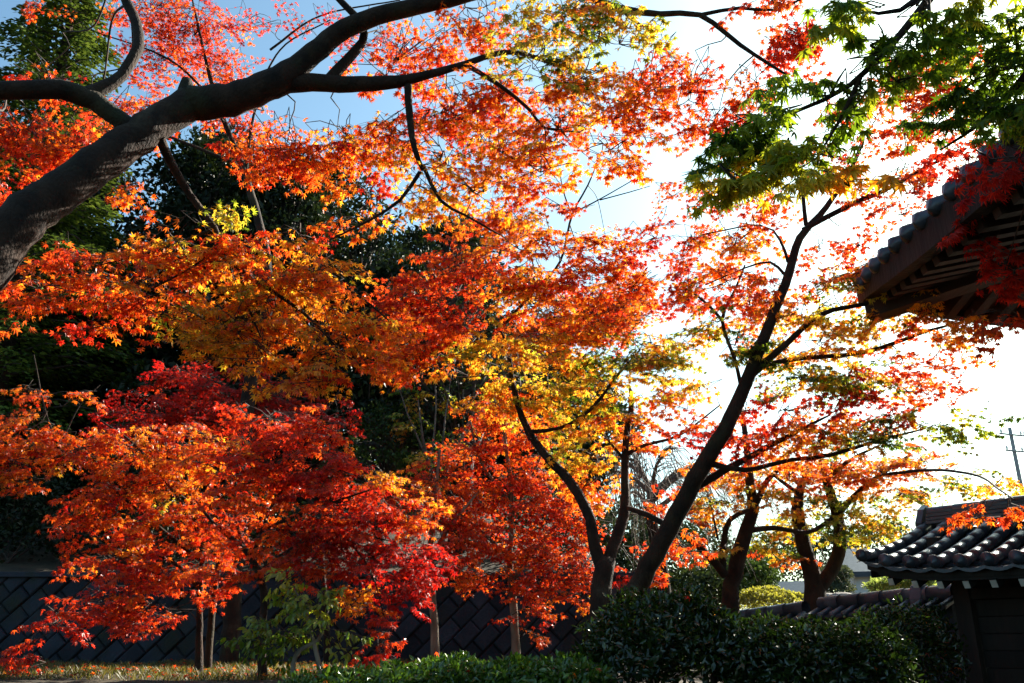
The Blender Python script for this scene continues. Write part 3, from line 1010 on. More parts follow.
bush('garden_shrub', 'deep shadowed shrubs behind the weeping grey branches', 'shrub', [L_(660, 560, 20, 44, 36, 1.4), L_(700, 590, 18, 40, 26, 1.2), L_(630, 585, 19, 40, 30, 1.2), L_(735, 575, 23, 40, 22, 1.4), L_(620, 545, 21, 40, 40, 1.4), L_(690, 555, 22, 44, 34, 1.4), L_(665, 605, 19, 60, 30, 1.2), L_(730, 600, 24, 50, 26, 1.4)], .12, 15000, DK, M_ever, DIAMOND)


def house(name, label, x, y, w_, d_, h, rotz, wallmat, o=.45):
    z = G(x, y)
    root = thing(name, label, 'house', (x, y, z))
    M0 = Matrix.Translation((x, y, z)) @ Matrix.Rotation(rotz, 4, 'Z')
    bm = bmesh.new(); bm_box(bm, (0, 0, h / 2), (w_, d_, h), M0); mesh_bm('wall', bm, wallmat, root)
    bm = bmesh.new()
    rh = d_ * .28
    pts = [(-w_ / 2 - o, -d_ / 2 - o, h - .1), (w_ / 2 + o, -d_ / 2 - o, h - .1), (w_ / 2 + o, 0, h + rh), (-w_ / 2 - o, 0, h + rh), (w_ / 2 + o, d_ / 2 + o, h - .1), (-w_ / 2 - o, d_ / 2 + o, h - .1)]
    t = [bm.verts.new(M0 @ Vector(p)) for p in pts]; b = [bm.verts.new(M0 @ (Vector(p) - Vector((0, 0, .16)))) for p in pts]
    for f in ((0, 1, 2, 3), (3, 2, 4, 5)): bm.faces.new([t[i] for i in f]); bm.faces.new([b[i] for i in f[::-1]])
    for a, c in ((0, 1), (1, 2), (2, 4), (4, 5), (5, 3), (3, 0)): bm.faces.new((t[a], t[c], b[c], b[a]))
    mesh_bm('roof', bm, M_tile, root)
    for k in range(max(1, int(w_ / 2))):
        cx = -w_ / 2 + (k + .5) * w_ / max(1, int(w_ / 2))
        bm = bmesh.new(); bm_box(bm, (cx, -d_ / 2 - .02, h * .5), (1.0, .08, 1.1), M0, .01); fr = mesh_bm('window', bm, M_pole, root)
        bm = bmesh.new(); bm_box(bm, (cx, -d_ / 2 - .05, h * .5), (.86, .05, .96), M0); g = mesh_bm('pane', bm, M_glass); g.parent = fr


hp = P(802, 590, 27)
house('garden_pavilion', 'small white walled garden pavilion between the forked trunk and yellow bush', hp.x, hp.y, 1.0, 1.0, 2.7, R(-20), M_plaster, .28)
hp = P(884, 590, 28)
house('distant_house', 'pale distant house glimpsed left of the gate eave', hp.x, hp.y, 2.0, 2.6, 3.35, R(-14), M_plaster, .3)


def rocks():
    for (px, py, d, s, lab) in ((846, 602, 14.5, .2, 'weathered grey rock lying beyond the tiled wall'), (832, 602, 15.0, .16, 'small grey rock beside the forked trunk')):
        c = P(px, py, d)
        bm = bmesh.new(); bmesh.ops.create_icosphere(bm, subdivisions=3, radius=s)
        for v in bm.verts:
            f = 1 + .18 * math.sin(v.co.x * 9 + px) + .15 * math.sin(v.co.y * 11 + v.co.z * 7) + random.uniform(-.03, .03)
            v.co = Vector((v.co.x * 1.3 * f, v.co.y * f, v.co.z * .75 * f)) + c
        o = mesh_bm('garden_rock', bm, M_rock, None, True); tag(o, lab, 'rock')


rocks()


def utility_pole():
    b = P(1014, 450, 38); zt = P(1014, 428, 38)
    root = thing('utility_pole', 'thin grey utility pole with crossarms in the white sky above the gate roof', 'pole', (b.x, 38, G(b.x, 38)))
    V, F = tube_arrays(np.linspace((b.x, 38, G(b.x, 38)), (b.x, 38, zt.z), 6), np.linspace(.11, .08, 6), 10)
    mesh_np('mast', V, F, M_pole, root)
    for dz, l in ((-.35, 1.7), (-1.1, 1.3)):
        bm = bmesh.new(); bm_box(bm, (b.x, 37.86, zt.z + dz), (l, .07, .07), Matrix.Translation((b.x, 38, 0)) @ Matrix.Rotation(R(20), 4, 'Z') @ Matrix.Translation((-b.x, -38, 0)), .01)
        mesh_bm('crossarm', bm, M_pole, root)
        for s in (-.4, 0.3, .42):
            p = Vector((b.x, 37.86, zt.z + dz)) + Vector((math.cos(R(20)) * l * s, math.sin(R(20)) * l * s, .05))
            V, F = tube_arrays([list(p), list(p + Vector((0, 0, .06))), list(p + Vector((0, 0, .16)))], [.03, .05, .03], 8)
            mesh_np('insulator', V, F, M_plaster, root)


utility_pole()

# ------------------------------------------------------------------ dark evergreen wood on the hillside at the left
def broadleaf(name, label, x, y, h, r, n, cols, group=None, leaf=.13, trunk_r=.2, low=.25, seed=0, sky=.0):
    rg = np.random.default_rng(seed); z0 = G(x, y)
    root = thing(name, label, 'tree', (x, y, z0), group)
    pts = [(x, y, z0 - .2), (x + rg.normal(0, .2), y, z0 + h * .3), (x + rg.normal(0, .4), y + rg.normal(0, .3), z0 + h * .65), (x + rg.normal(0, .4), y, z0 + h * .92)]
    p, r_ = smooth_path(pts, [trunk_r * 1.25, trunk_r, trunk_r * .6, .04], .4)
    V, F = tube_arrays(p, r_, 9, .05); mesh_np('trunk', V, F, M_bark, root)
    acc = Acc(); br = Acc()
    ncl = max(30, n // 60)
    for i in range(ncl):
        t = rg.uniform(low, 1.02); ang = rg.uniform(0, 6.3)
        prof = math.sin(math.pi * min(1, max(0.03, (t - low) / (1.03 - low))) ** .75) ** .6
        rr = r * prof * rg.uniform(.3, 1.05)
        c = np.array([x + math.cos(ang) * rr, y + math.sin(ang) * rr, z0 + h * t - .12 * rr])
        ax = p[min(len(p) - 1, int(len(p) * max(.1, t - .15)))]
        q = np.array([ax, (ax + c) / 2 + np.array([0, 0, .1]), c]); V, F = tube_arrays(q, [.05, .035, .012], 4); br.add(V, F)
        k = n // ncl; s = r * rg.uniform(.17, .3)
        v = rg.normal(0, 1, (k, 3)); v /= np.linalg.norm(v, axis=1)[:, None]; v *= (rg.uniform(0, 1, (k, 1)) ** .5)
        pos = c + v * np.array([s, s, s * .55])
        nr = v * .7 + rg.normal(0, .5, (k, 3)) + np.array([0, 0, .6]); xd = rg.normal(0, 1, (k, 3)) + v + np.array([0, 0, -.3])
        tt = np.clip(rg.normal(rg.uniform(.15, .85), .2), 0, 1) * np.ones((k, 1)); tt = np.clip(tt + rg.normal(0, .15, (k, 1)), 0, 1)
        place_leaves(acc, DIAMOND, pos, xd, nr, leaf * rg.uniform(.7, 1.3, k), np.array(cols[0]) * (1 - tt) + np.array(cols[1]) * tt)
    br.build('branches', M_twig, root); acc.build('crown', M_ever, root, False)
    return root


def conifer(name, label, x, y, h, r, cols, group=None, seed=0, nb=150, leaf=.2, low=.12):
    rg = np.random.default_rng(seed); z0 = G(x, y)
    root = thing(name, label, 'tree', (x, y, z0), group)
    p, r_ = smooth_path([(x, y, z0 - .2), (x + .1, y, z0 + h * .5), (x, y, z0 + h)], [h * .02, h * .013, .02], .5)
    V, F = tube_arrays(p, r_, 9, .04); mesh_np('trunk', V, F, M_bark, root)
    acc = Acc(); br = Acc()
    for i in range(nb):
        t = low + (1 - low) * (i / nb) ** .9; ang = i * 2.4 + rg.normal(0, .3)
        l = r * (1 - t) ** .75 * rg.uniform(.75, 1.1) + .2
        a = np.array([x, y, z0 + h * t]); dirv = np.array([math.cos(ang), math.sin(ang), rg.normal(.05, .12)])
        e = a + dirv * l + np.array([0, 0, -.18 * l])
        m = (a + e) / 2 + np.array([0, 0, .1 * l]); V, F = tube_arrays(np.array([a, m, e]), [.04, .025, .008], 4); br.add(V, F)
        k = int(40 + 70 * l)
        u = rg.uniform(.15, 1, k); base = a * (1 - u[:, None]) ** 2 + 2 * m * (u * (1 - u))[:, None] + e * (u ** 2)[:, None]
        side = np.array([-dirv[1], dirv[0], 0]); wdt = .28 * l * (1.05 - u) + .12
        pos = base + side * (rg.uniform(-1, 1, k) * wdt)[:, None] + np.array([0, 0, 1]) * rg.normal(-.04, .07, (k, 1))
        xd = dirv + side * rg.normal(0, .8, (k, 1)) + np.array([0, 0, -.35]) + rg.normal(0, .2, (k, 3)); nr = rg.normal(0, .4, (k, 3)) + np.array([0, 0, 1])
        tt = rg.random((k, 1))
        place_leaves(acc, DIAMOND, pos, xd, nr, leaf * rg.uniform(.6, 1.2, k), np.array(cols[0]) * (1 - tt) + np.array(cols[1]) * tt)
    br.build('branches', M_twig, root); acc.build('crown', M_ever, root, False)


GW = 'dark evergreen trees of the hillside wood'
LBL = 'dark evergreen tree of the shadowed hillside wood behind the maples'
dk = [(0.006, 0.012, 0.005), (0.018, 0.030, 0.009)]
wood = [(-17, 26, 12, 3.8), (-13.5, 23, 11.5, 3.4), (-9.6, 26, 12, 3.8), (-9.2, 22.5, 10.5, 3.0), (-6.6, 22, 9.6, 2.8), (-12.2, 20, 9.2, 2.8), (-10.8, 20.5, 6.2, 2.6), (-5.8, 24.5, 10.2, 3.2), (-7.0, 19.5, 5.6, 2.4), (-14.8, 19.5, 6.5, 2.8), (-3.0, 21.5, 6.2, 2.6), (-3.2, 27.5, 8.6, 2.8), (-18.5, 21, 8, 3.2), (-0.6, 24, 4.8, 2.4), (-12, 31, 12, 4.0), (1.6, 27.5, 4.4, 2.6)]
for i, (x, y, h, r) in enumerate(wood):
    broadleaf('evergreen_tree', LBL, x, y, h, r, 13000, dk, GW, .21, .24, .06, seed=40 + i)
q = P(60, 20, 17)
conifer('conifer_tree', 'tall green conifer filling the top left corner behind the orange leaves', q.x + .2, q.y, 15.0, 3.4, [(0.03, 0.06, 0.012), (0.12, 0.17, 0.03)], seed=5, leaf=.15, nb=240)
broadleaf('evergreen_tree', 'round crowned dark evergreen below the small patch of white sky', P(372, 275, 21).x, 21, P(372, 232, 21).z - G(P(372, 275, 21).x, 21), 1.5, 6000, dk, None, .13, .15, .3, 77)
conifer('pine_tree', 'blue dark pine right of the small patch of white sky', P(468, 250, 23).x, 23, P(468, 215, 23).z - G(P(468, 250, 23).x, 23), 1.8, [(0.014, 0.026, 0.02), (0.04, 0.06, 0.04)], seed=9, nb=110, leaf=.17)
broadleaf('evergreen_shrub', 'dark round evergreen shrub in the gap below the orange leaves', P(372, 450, 13.6).x, 15.4, 2.6, 1.15, 6500, [(0.014, 0.028, 0.008), (0.045, 0.08, 0.016)], None, .08, .08, .3, 78)

broadleaf('evergreen_tree', 'dark evergreen added to shade the red maple, hidden behind the centre maple foliage', -1.0, 15.6, 6.4, 1.8, 9000, dk, None, .11, .16, .35, 79)  # tree added behind the foliage to cast shade on the dark red maple
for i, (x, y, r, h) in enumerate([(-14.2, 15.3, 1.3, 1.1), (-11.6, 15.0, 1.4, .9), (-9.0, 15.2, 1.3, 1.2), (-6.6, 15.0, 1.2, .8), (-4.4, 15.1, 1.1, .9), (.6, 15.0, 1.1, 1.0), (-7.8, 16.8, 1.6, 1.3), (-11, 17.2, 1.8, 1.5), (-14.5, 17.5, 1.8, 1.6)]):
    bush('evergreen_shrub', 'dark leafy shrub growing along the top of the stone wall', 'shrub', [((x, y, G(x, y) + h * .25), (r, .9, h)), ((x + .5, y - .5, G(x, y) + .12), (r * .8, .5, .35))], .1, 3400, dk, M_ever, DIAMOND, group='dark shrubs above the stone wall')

# thin yellow-leaved tree in the gap
def yellow_tree():
    b = P(445, 560, 14.6)
    T = Maple('yellow_leaved_tree', 'thin grey branched tree with bright yellow leaves behind the slim orange maple', (b.x, 14.6, G(b.x, 14.6)), .06, LEAF3, M_drytwig, M_shrub, 'tree', seed=31)
    T.limb([(b.x, 14.6, G(b.x, 14.6) - .1), P(440, 500, 14.6), P(425, 450, 14.6), P(418, 400, 14.5)], [.045, .035, .025, .01], 'trunk')
    T.pxlimb([(438, 490, 14.6), (460, 440, 14.5), (480, 400, 14.6)], [4, 3, 1.5]); T.pxlimb([(428, 460, 14.6), (410, 420, 14.5), (398, 385, 14.4)], [3, 2, 1])
    T.pxlimb([(440, 470, 14.6), (445, 420, 14.5), (452, 370, 14.6)], [3, 2, 1]); T.pxlimb([(450, 455, 14.5), (472, 425, 14.5), (500, 395, 14.6)], [2.5, 2, 1])
    T.pxlimb([(432, 455, 14.5), (436, 400, 14.5), (430, 350, 14.6)], [2.5, 2, 1])
    for a in ((410, 425, 24, 22, 14.6, .74), (430, 452, 26, 18, 14.4, .76), (455, 440, 18, 18, 14.6, .72), (405, 395, 18, 16, 14.6, .78), (440, 400, 18, 16, 14.6, .7)):
        T.pad(*a, n=.55)
    T.done()


yellow_tree()

# ------------------------------------------------------------------ the maples
def big_maple():
    b = P(-150, 690, 4.9)
    T = Maple('maple_tree', 'great leaning maple with the thick bare trunk crossing the upper left', (b.x, b.y, G(b.x, b.y)), .046, LEAF5, seed=11, spray_len=.40)
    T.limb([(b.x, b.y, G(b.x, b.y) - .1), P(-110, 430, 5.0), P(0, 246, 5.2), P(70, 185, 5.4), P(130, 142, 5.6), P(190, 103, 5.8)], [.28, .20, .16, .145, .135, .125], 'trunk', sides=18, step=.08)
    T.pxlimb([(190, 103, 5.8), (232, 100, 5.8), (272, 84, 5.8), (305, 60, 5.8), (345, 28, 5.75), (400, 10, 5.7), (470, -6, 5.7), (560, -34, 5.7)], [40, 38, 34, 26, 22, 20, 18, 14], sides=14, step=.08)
    T.pxlimb([(186, 104, 5.8), (186, 90, 5.8), (187, 80, 5.8)], [30, 20, 11], 'stub', attach=False)
    T.pxlimb([(262, 90, 5.8), (300, 82, 5.85), (340, 84, 5.9), (385, 83, 5.9), (420, 77, 5.9), (465, 64, 5.95), (510, 52, 6), (560, 66, 6), (585, 72, 6.0)], [26, 22, 20, 17, 11, 8, 6, 5, 3], sides=12, step=.08)
    T.pxlimb([(330, 80, 5.9), (345, 62, 5.9), (362, 42, 5.9), (362, 25, 5.8), (345, 5, 5.7), (310, -30, 5.6)], [15, 12, 10, 9, 8, 6])
    T.pxlimb([(135, 130, 5.6), (105, 108, 5.55), (85, 97, 5.5), (60, 90, 5.4), (25, 90, 5.3), (-30, 88, 5.2), (-90, 70, 5.0)], [20, 22, 24, 23, 22, 20, 16], sides=12)
    T.pxlimb([(85, 95, 5.5), (103, 88, 5.55), (122, 75, 5.6), (138, 48, 5.65), (137, 25, 5.7), (127, 3, 5.7), (110, -40, 5.7)], [20, 17, 14, 13, 12, 11, 8])
    T.pxlimb([(160, 138, 5.7), (172, 165, 5.9), (190, 195, 6.1), (215, 228, 6.2), (228, 258, 6.3), (262, 285, 6.3), (300, 310, 6.4), (335, 345, 6.4)], [12, 10, 8, 7, 6, 5, 4, 2])
    T.pxlimb([(408, 85, 5.9), (410, 120, 5.95), (415, 150, 6), (423, 170, 6.05)], [9, 8, 7, 5])
    T.pxlimb([(423, 165, 6.05), (440, 200, 6.1), (465, 215, 6.2), (500, 235, 6.3)], [5, 4, 3, 2])
    T.pxlimb([(420, 172, 6.05), (400, 200, 6.1), (370, 220, 6.2), (330, 240, 6.3)], [5, 4, 3, 2])
    T.pxlimb([(225, 235, 6.2), (200, 262, 6.2), (150, 290, 6.2)], [4, 3, 2]); T.pxlimb([(215, 228, 6.2), (160, 250, 6.2), (100, 265, 6.1)], [4, 3, 1.5])
    T.pxlimb([(240, 265, 6.3), (246, 300, 6.3), (262, 340, 6.3)], [4, 3, 1.5]); T.pxlimb([(228, 240, 6.2), (280, 260, 6.3), (350, 290, 6.5), (400, 330, 6.6)], [5, 4, 3, 1.5])
    T.pxlimb([(465, 64, 5.95), (500, 85, 6), (530, 110, 6.1), (545, 128, 6.1), (580, 132, 6.2)], [6, 5, 4, 3, 2])
    T.pxlimb([(560, -34, 5.7), (590, -5, 5.7), (620, 9, 5.7), (660, 14, 5.7), (700, 15, 5.6), (740, 45, 5.6), (785, 74, 5.6)], [13, 11, 9, 7, 6, 5, 3])
    T.pxlimb([(700, 15, 5.6), (740, 8, 5.6), (775, 10, 5.5), (815, -8, 5.4)], [5, 4, 3, 2])
    T.pxlimb([(620, 9, 5.7), (640, 25, 5.7), (660, 29, 5.7)], [4, 3, 2], attach=False)
    pads = [
        # top middle
        (400, 55, 60, 36, 6.4, .24, .55), (450, 110, 55, 40, 6.3, .33, .8), (500, 95, 55, 40, 6.3, .36, .8), (545, 45, 50, 40, 5.6, .76, .8), (600, 30, 50, 34, 5.5, .80, .9),
        (590, 85, 48, 34, 5.9, .52, .9), (630, 110, 34, 30, 6.0, .42, .8), (560, 130, 52, 34, 6.2, .44, .9), (610, 150, 44, 20, 6.2, .40, .8), (500, 150, 50, 30, 6.3, .46, .8), (440, 160, 44, 30, 6.2, .52, .8),
        (390, 130, 40, 34, 6.3, .38, .7), (350, 140, 40, 30, 6.4, .34, .8), (470, 190, 44, 24, 6.3, .5, .7), (540, 172, 44, 22, 6.3, .38, .7), (430, 192, 40, 20, 6.2, .6, .6), (365, 190, 44, 18, 6.3, .36, .5), (300, 165, 40, 24, 6.4, .32, .7),
        (275, 150, 46, 34, 6.4, .30, .9), (470, 30, 40, 28, 6.2, .36, .6), (575, 8, 60, 20, 5.5, .62, .8), (480, 8, 50, 18, 5.9, .34, .4), (650, 85, 30, 30, 6.2, .32, .6),
        # left middle sheet
        (110, 258, 66, 22, 6.1, 0.280, .9), (50, 285, 46, 22, 6.0, 0.300, .9), (40, 310, 44, 14, 6.1, 0.320, .6), (140, 285, 60, 28, 6.2, 0.360, 1), (185, 250, 50, 26, 6.2, 0.390, 1), (130, 305, 40, 18, 6.3, 0.300, .7),
        (230, 270, 56, 36, 6.3, 0.460, 1), (190, 318, 44, 26, 6.3, 0.620, 1), (235, 322, 44, 30, 6.3, 0.580, 1), (275, 300, 48, 36, 6.4, 0.490, 1), (270, 345, 42, 28, 6.4, 0.510, .9), (320, 275, 48, 34, 6.4, 0.460, 1), (320, 330, 48, 36, 6.5, 0.480, 1),
        (300, 232, 40, 18, 6.4, 0.42, .45), (340, 222, 36, 14, 6.4, 0.48, .4), (310, 375, 36, 26, 6.5, 0.480, .8), (345, 355, 40, 26, 6.6, 0.44, .8), (375, 318, 44, 24, 6.6, 0.34, .8), (90, 330, 22, 10, 6.3, 0.310, .4), (215, 222, 16, 16, 6.1, 0.810, .6),
        # behind the trunk, left
        (60, 150, 76, 34, 7.2, .25, .8), (110, 120, 50, 30, 7.3, .30, .5), (40, 72, 44, 14, 6.6, .22, .5), (125, 185, 18, 12, 6.4, .27, .6), (20, 130, 40, 30, 6.8, .26, .8), (-30, 200, 40, 40, 6.6, .25, .7),
        # top right strands
        (690, 85, 48, 34, 6.0, .3, .6), (750, 95, 40, 34, 5.9, .25, .6), (800, 40, 50, 34, 5.8, .16, .7), (710, 130, 40, 26, 6.2, .28, .6), (775, 5, 46, 22, 5.6, .3, .5), (660, 50, 26, 22, 6.0, .35, .5),
    ]
    for a in pads: T.pad(*a[:6], n=a[6])
    T.done()


big_maple()


def back_top_maple():
    """a further maple, its small leaves against the blue sky"""
    b = P(240, 560, 12.5)
    T = Maple('maple_tree', 'further maple with sparse pink red leaves against blue sky at upper left', (b.x, 12.5, G(b.x, 12.5)), .05, LEAF5, seed=12, spray_len=.5)
    T.limb([(b.x, 12.5, G(b.x, 12.5) - .1), P(245, 420, 12.4), P(268, 290, 12.2), P(250, 190, 12), P(215, 95, 11.8), P(190, -10, 11.6)], [.13, .11, .08, .06, .035, .012], 'trunk')
    T.pxlimb([(245, 180, 12), (255, 110, 11.8), (280, 50, 11.6), (330, 20, 11.4)], [4, 3, 2, 1.5]); T.pxlimb([(222, 110, 11.9), (170, 60, 11.8), (90, 30, 11.6)], [3.5, 2.5, 1.2]); T.pxlimb([(240, 165, 12), (150, 130, 12), (70, 110, 12)], [4, 3, 1.5])
    T.pxlimb([(270, 50, 11.6), (320, 16, 11.4), (400, 0, 11.2)], [3, 2, 1.5])
    for a in ((190, 30, 46, 28, 11.8, .24, .7), (165, 60, 40, 24, 12, .22, .6), (215, 65, 36, 22, 11.8, .28, .7), (235, 92, 26, 16, 11.8, .26, .6), (160, 5, 44, 24, 11.6, .24, .7), (250, 18, 40, 14, 11.6, .2, .22), (310, 22, 50, 14, 11.4, .18, .22),
              (100, 12, 30, 14, 11.8, .26, .3), (100, 100, 30, 14, 12, .24, .4), (150, 105, 40, 20, 12, .24, .6), (370, 45, 50, 24, 11.2, .2, .35), (230, 125, 36, 20, 11.9, .25, .6), (30, 5, 24, 8, 11.8, .24, .2)):
        T.pad(*a[:6], n=a[6])
    T.done()


back_top_maple()


def centre_maple():
    b = P(602, 655, 8.4)
    T = Maple('maple_tree', 'twin stemmed central maple forking low into long bare dark limbs', (b.x, 8.4, G(b.x, 8.4)), .047, LEAF5, seed=13, spray_len=.38)
    T.limb([(b.x, 8.4, G(b.x, 8.4) - .1), P(600, 620, 8.4), P(602, 580, 8.45), P(606, 560, 8.5)], [.125, .11, .10, .09], 'trunk', sides=14)
    T.pxlimb([(603, 572, 8.5), (594, 545, 8.5), (590, 518, 8.5), (570, 482, 8.6), (545, 455, 8.7), (528, 430, 8.8), (516, 400, 8.8), (508, 350, 8.8), (498, 325, 8.8)], [16, 15, 13, 12, 10, 9, 7, 4, 2])
    T.pxlimb([(604, 572, 8.5), (614, 545, 8.6), (624, 515, 8.7), (625, 480, 8.8), (626, 440, 8.8), (632, 400, 8.8), (628, 385, 8.8)], [16, 14, 12, 9, 8, 6, 3])
    T.pxlimb([(612, 640, 8.4), (628, 600, 8.3), (655, 555, 8.2), (682, 505, 8.1), (700, 470, 8.0), (725, 430, 7.9), (745, 385, 7.9), (765, 335, 7.8), (785, 285, 7.8), (800, 238, 7.8), (820, 215, 7.8), (845, 180, 7.8), (863, 142, 7.8)], [24, 23, 22, 21, 20, 18, 15, 13, 11, 9, 7, 5, 4], sides=14)
    T.pxlimb([(803, 230, 7.8), (850, 205, 7.7), (885, 190, 7.6), (930, 165, 7.5), (965, 150, 7.4)], [6, 6, 5, 4, 2])
    T.pxlimb([(806, 225, 7.8), (803, 195, 7.8), (805, 170, 7.9)], [5, 4, 2])
    T.pxlimb([(748, 378, 7.9), (785, 345, 7.8), (820, 315, 7.8), (860, 305, 7.8), (900, 300, 7.7), (935, 288, 7.6)], [9, 7, 6, 5, 4, 2])
    T.pxlimb([(765, 365, 7.9), (800, 358, 7.9), (845, 355, 8), (880, 348, 8), (925, 332, 8), (960, 322, 8)], [6, 6, 5, 5, 4, 2])
    T.pxlimb([(708, 463, 8), (745, 470, 8.0), (790, 460, 8.1), (830, 455, 8.2), (880, 440, 8.2), (920, 430, 8.2)], [8, 6, 5, 5, 4, 2])
    T.pxlimb([(690, 490, 8.1), (740, 462, 8.1), (800, 430, 8), (830, 415, 8)], [10, 8, 5, 2])
    T.pxlimb([(670, 528, 8.2), (648, 515, 8.3), (628, 508, 8.6)], [8, 7, 6])
    T.pxlimb([(785, 275, 7.8), (770, 262, 7.9), (745, 268, 8), (705, 285, 8)], [4, 3, 2, 1.5]); T.pxlimb([(788, 262, 7.8), (780, 240, 7.8), (760, 225, 7.9), (700, 235, 8)], [4, 3, 2, 1.5])
    T.pxlimb([(742, 392, 7.9), (735, 360, 8), (722, 320, 8.1), (735, 290, 8.1), (745, 265, 8.1)], [5, 4, 4, 3, 2]); T.pxlimb([(722, 320, 8.1), (708, 305, 8.1), (690, 290, 8.1)], [4, 3, 2])
    T.pxlimb([(528, 432, 8.8), (560, 428, 8.7), (590, 410, 8.6), (618, 375, 8.5), (640, 350, 8.5)], [5, 4, 4, 3, 2])
    T.pxlimb([(530, 440, 8.7), (520, 415, 8.7), (517, 390, 8.6)], [4, 3, 2])
    T.pxlimb([(626, 455, 8.8), (645, 445, 8.8), (680, 435, 8.7), (720, 405, 8.6)], [5, 4, 3, 1.5]); T.pxlimb([(625, 460, 8.8), (612, 445, 8.8), (600, 430, 8.9)], [4, 3, 2])
    # thin bare spire
    T.pxlimb([(500, 330, 8.8), (535, 290, 8.9), (560, 262, 9), (572, 215, 9), (588, 185, 9), (602, 150, 9)], [4, 4, 3, 2.5, 2, 1])
    T.pxlimb([(572, 216, 9), (563, 190, 9), (560, 172, 9)], [2, 1.5, 1], attach=False); T.pxlimb([(575, 212, 9), (602, 198, 9), (640, 176, 9)], [2, 1.5, 1], attach=False); T.pxlimb([(600, 200, 9), (630, 192, 9), (650, 186, 9)], [1.5, 1.2, .8], attach=False)
    pads = [
        (420, 300, 50, 36, 8.6, .24, 1), (460, 265, 48, 32, 8.6, .28, 1), (450, 320, 50, 30, 8.7, .26, 1), (400, 345, 44, 30, 8.6, .33, .9), (430, 360, 40, 22, 8.7, .5, .6), (400, 382, 30, 14, 8.6, .42, .5),
        (500, 230, 44, 30, 8.8, .44, .9), (520, 280, 46, 34, 8.8, .5, 1), (490, 350, 40, 30, 8.7, .64, .9), (550, 300, 46, 34, 8.7, .34, 1), (590, 270, 48, 34, 8.6, .36, .8), (560, 340, 46, 30, 8.6, .58, .9), (600, 320, 48, 28, 8.5, .34, 1), (520, 390, 34, 26, 8.8, .68, .8),
        (550, 400, 34, 26, 8.9, .66, 1), (600, 400, 44, 30, 8.7, .72, .9), (625, 360, 44, 24, 8.4, .82, .9), (650, 345, 40, 22, 8.5, .8, .9), (580, 440, 36, 30, 8.9, .68, 1), (590, 480, 36, 26, 9, .48, .9), (560, 370, 30, 22, 8.5, .7, .7),
        (640, 290, 44, 30, 8.8, .36, .6), (620, 250, 40, 24, 8.9, .32, .4), (650, 240, 40, 28, 8.5, .2, .3), (690, 245, 40, 24, 8.4, .24, .3), (640, 425, 34, 26, 8.8, .42, .8), (670, 400, 40, 24, 8.7, .38, .5), (660, 365, 44, 18, 8.4, .7, .8), (700, 385, 40, 14, 8.4, .72, .5),
        (740, 240, 44, 26, 8, .40, .8), (720, 285, 46, 28, 8.1, .40, .9), (765, 210, 40, 24, 8, .26, .6), (750, 300, 30, 22, 8, .34, .7), (700, 330, 46, 18, 8.2, .70, .6), (735, 345, 30, 16, 7.8, .95, .7), (690, 300, 34, 24, 8.3, .25, .6),
        (790, 315, 34, 24, 7.8, .62, .7), (830, 280, 40, 20, 7.8, .24, .4), (860, 245, 36, 20, 7.7, .20, .35), (850, 275, 40, 18, 7.7, .85, .4), (820, 340, 40, 20, 7.9, .55, .7), (870, 330, 44, 20, 7.9, .62, .8), (920, 315, 40, 18, 7.8, .48, .8), (955, 325, 30, 14, 7.9, .5, .6),
        (800, 380, 44, 20, 8, .86, 1), (850, 375, 50, 20, 8, .82, 1), (900, 360, 40, 18, 8, .25, .8), (860, 400, 50, 20, 8.1, .14, .9), (790, 410, 40, 20, 8, .30, .9), (760, 445, 46, 20, 8.1, .24, .9), (720, 440, 40, 18, 8.2, .14, .7), (820, 440, 50, 18, 8.1, .5, .9), (870, 435, 50, 16, 8.2, .9, .9), (915, 425, 46, 15, 8.2, .95, .8), (960, 435, 34, 9, 8.2, .92, .6),
        (740, 410, 26, 22, 8.2, .34, .6), (690, 425, 30, 16, 8.3, .25, .5), (770, 280, 24, 18, 7.9, .40, .5),
        (895, 175, 36, 18, 7.5, .2, .4), (905, 215, 24, 18, 7.5, .18, .35), (840, 160, 40, 22, 7.9, .28, .4), (880, 280, 28, 14, 7.6, .8, .4), (950, 150, 36, 20, 7.4, .22, .6),
        (900, 85, 44, 34, 6.6, .28, .8), (945, 105, 44, 40, 6.6, .26, .8), (900, 130, 36, 24, 6.8, .30, .7), (960, 60, 40, 30, 6.6, .3, .7), (850, 110, 36, 24, 6.8, .34, .5),
        (585, 312, 50, 30, 11.6, .34, 1.6), (625, 300, 40, 26, 11.8, .34, 1.2), (545, 335, 44, 26, 11.2, .40, 1.4), (500, 400, 34, 26, 9.0, .5, .7),  # the deepest pads are added behind the crown to throw shade on the red maples
        (500, 212, 44, 24, 7.6, .42, .8), (535, 240, 40, 22, 8.0, .40, .8), (600, 240, 40, 18, 8.4, .34, .5), (560, 205, 30, 16, 7.8, .36, .4),
        (860, 190, 44, 20, 7.6, .28, .5), (920, 185, 36, 22, 7.2, .26, .5), (870, 265, 44, 16, 7.8, .5, .5), (940, 350, 36, 16, 8.0, .45, .6), (820, 300, 40, 18, 8.0, .6, .5), (975, 415, 34, 12, 8.2, .9, .4), (960, 380, 26, 12, 8.2, .3, .4), (690, 270, 36, 26, 8.6, .3, .4), (930, 300, 34, 12, 7.7, .62, .7),
        (850, 420, 50, 16, 8.3, .5, .7), (780, 350, 40, 24, 8.2, .58, .7), (690, 190, 40, 20, 8.6, .3, .3), (730, 175, 40, 22, 8.4, .36, .4), (820, 250, 30, 20, 8.4, .34, .3), (900, 390, 44, 16, 8.4, .4, .7), (760, 320, 40, 22, 8.4, .45, .6),
        (670, 540, 30, 24, 9.0, .3, .5), (640, 570, 26, 22, 9.2, .26, .6), (650, 500, 24, 18, 9, .38, .5),
    ]
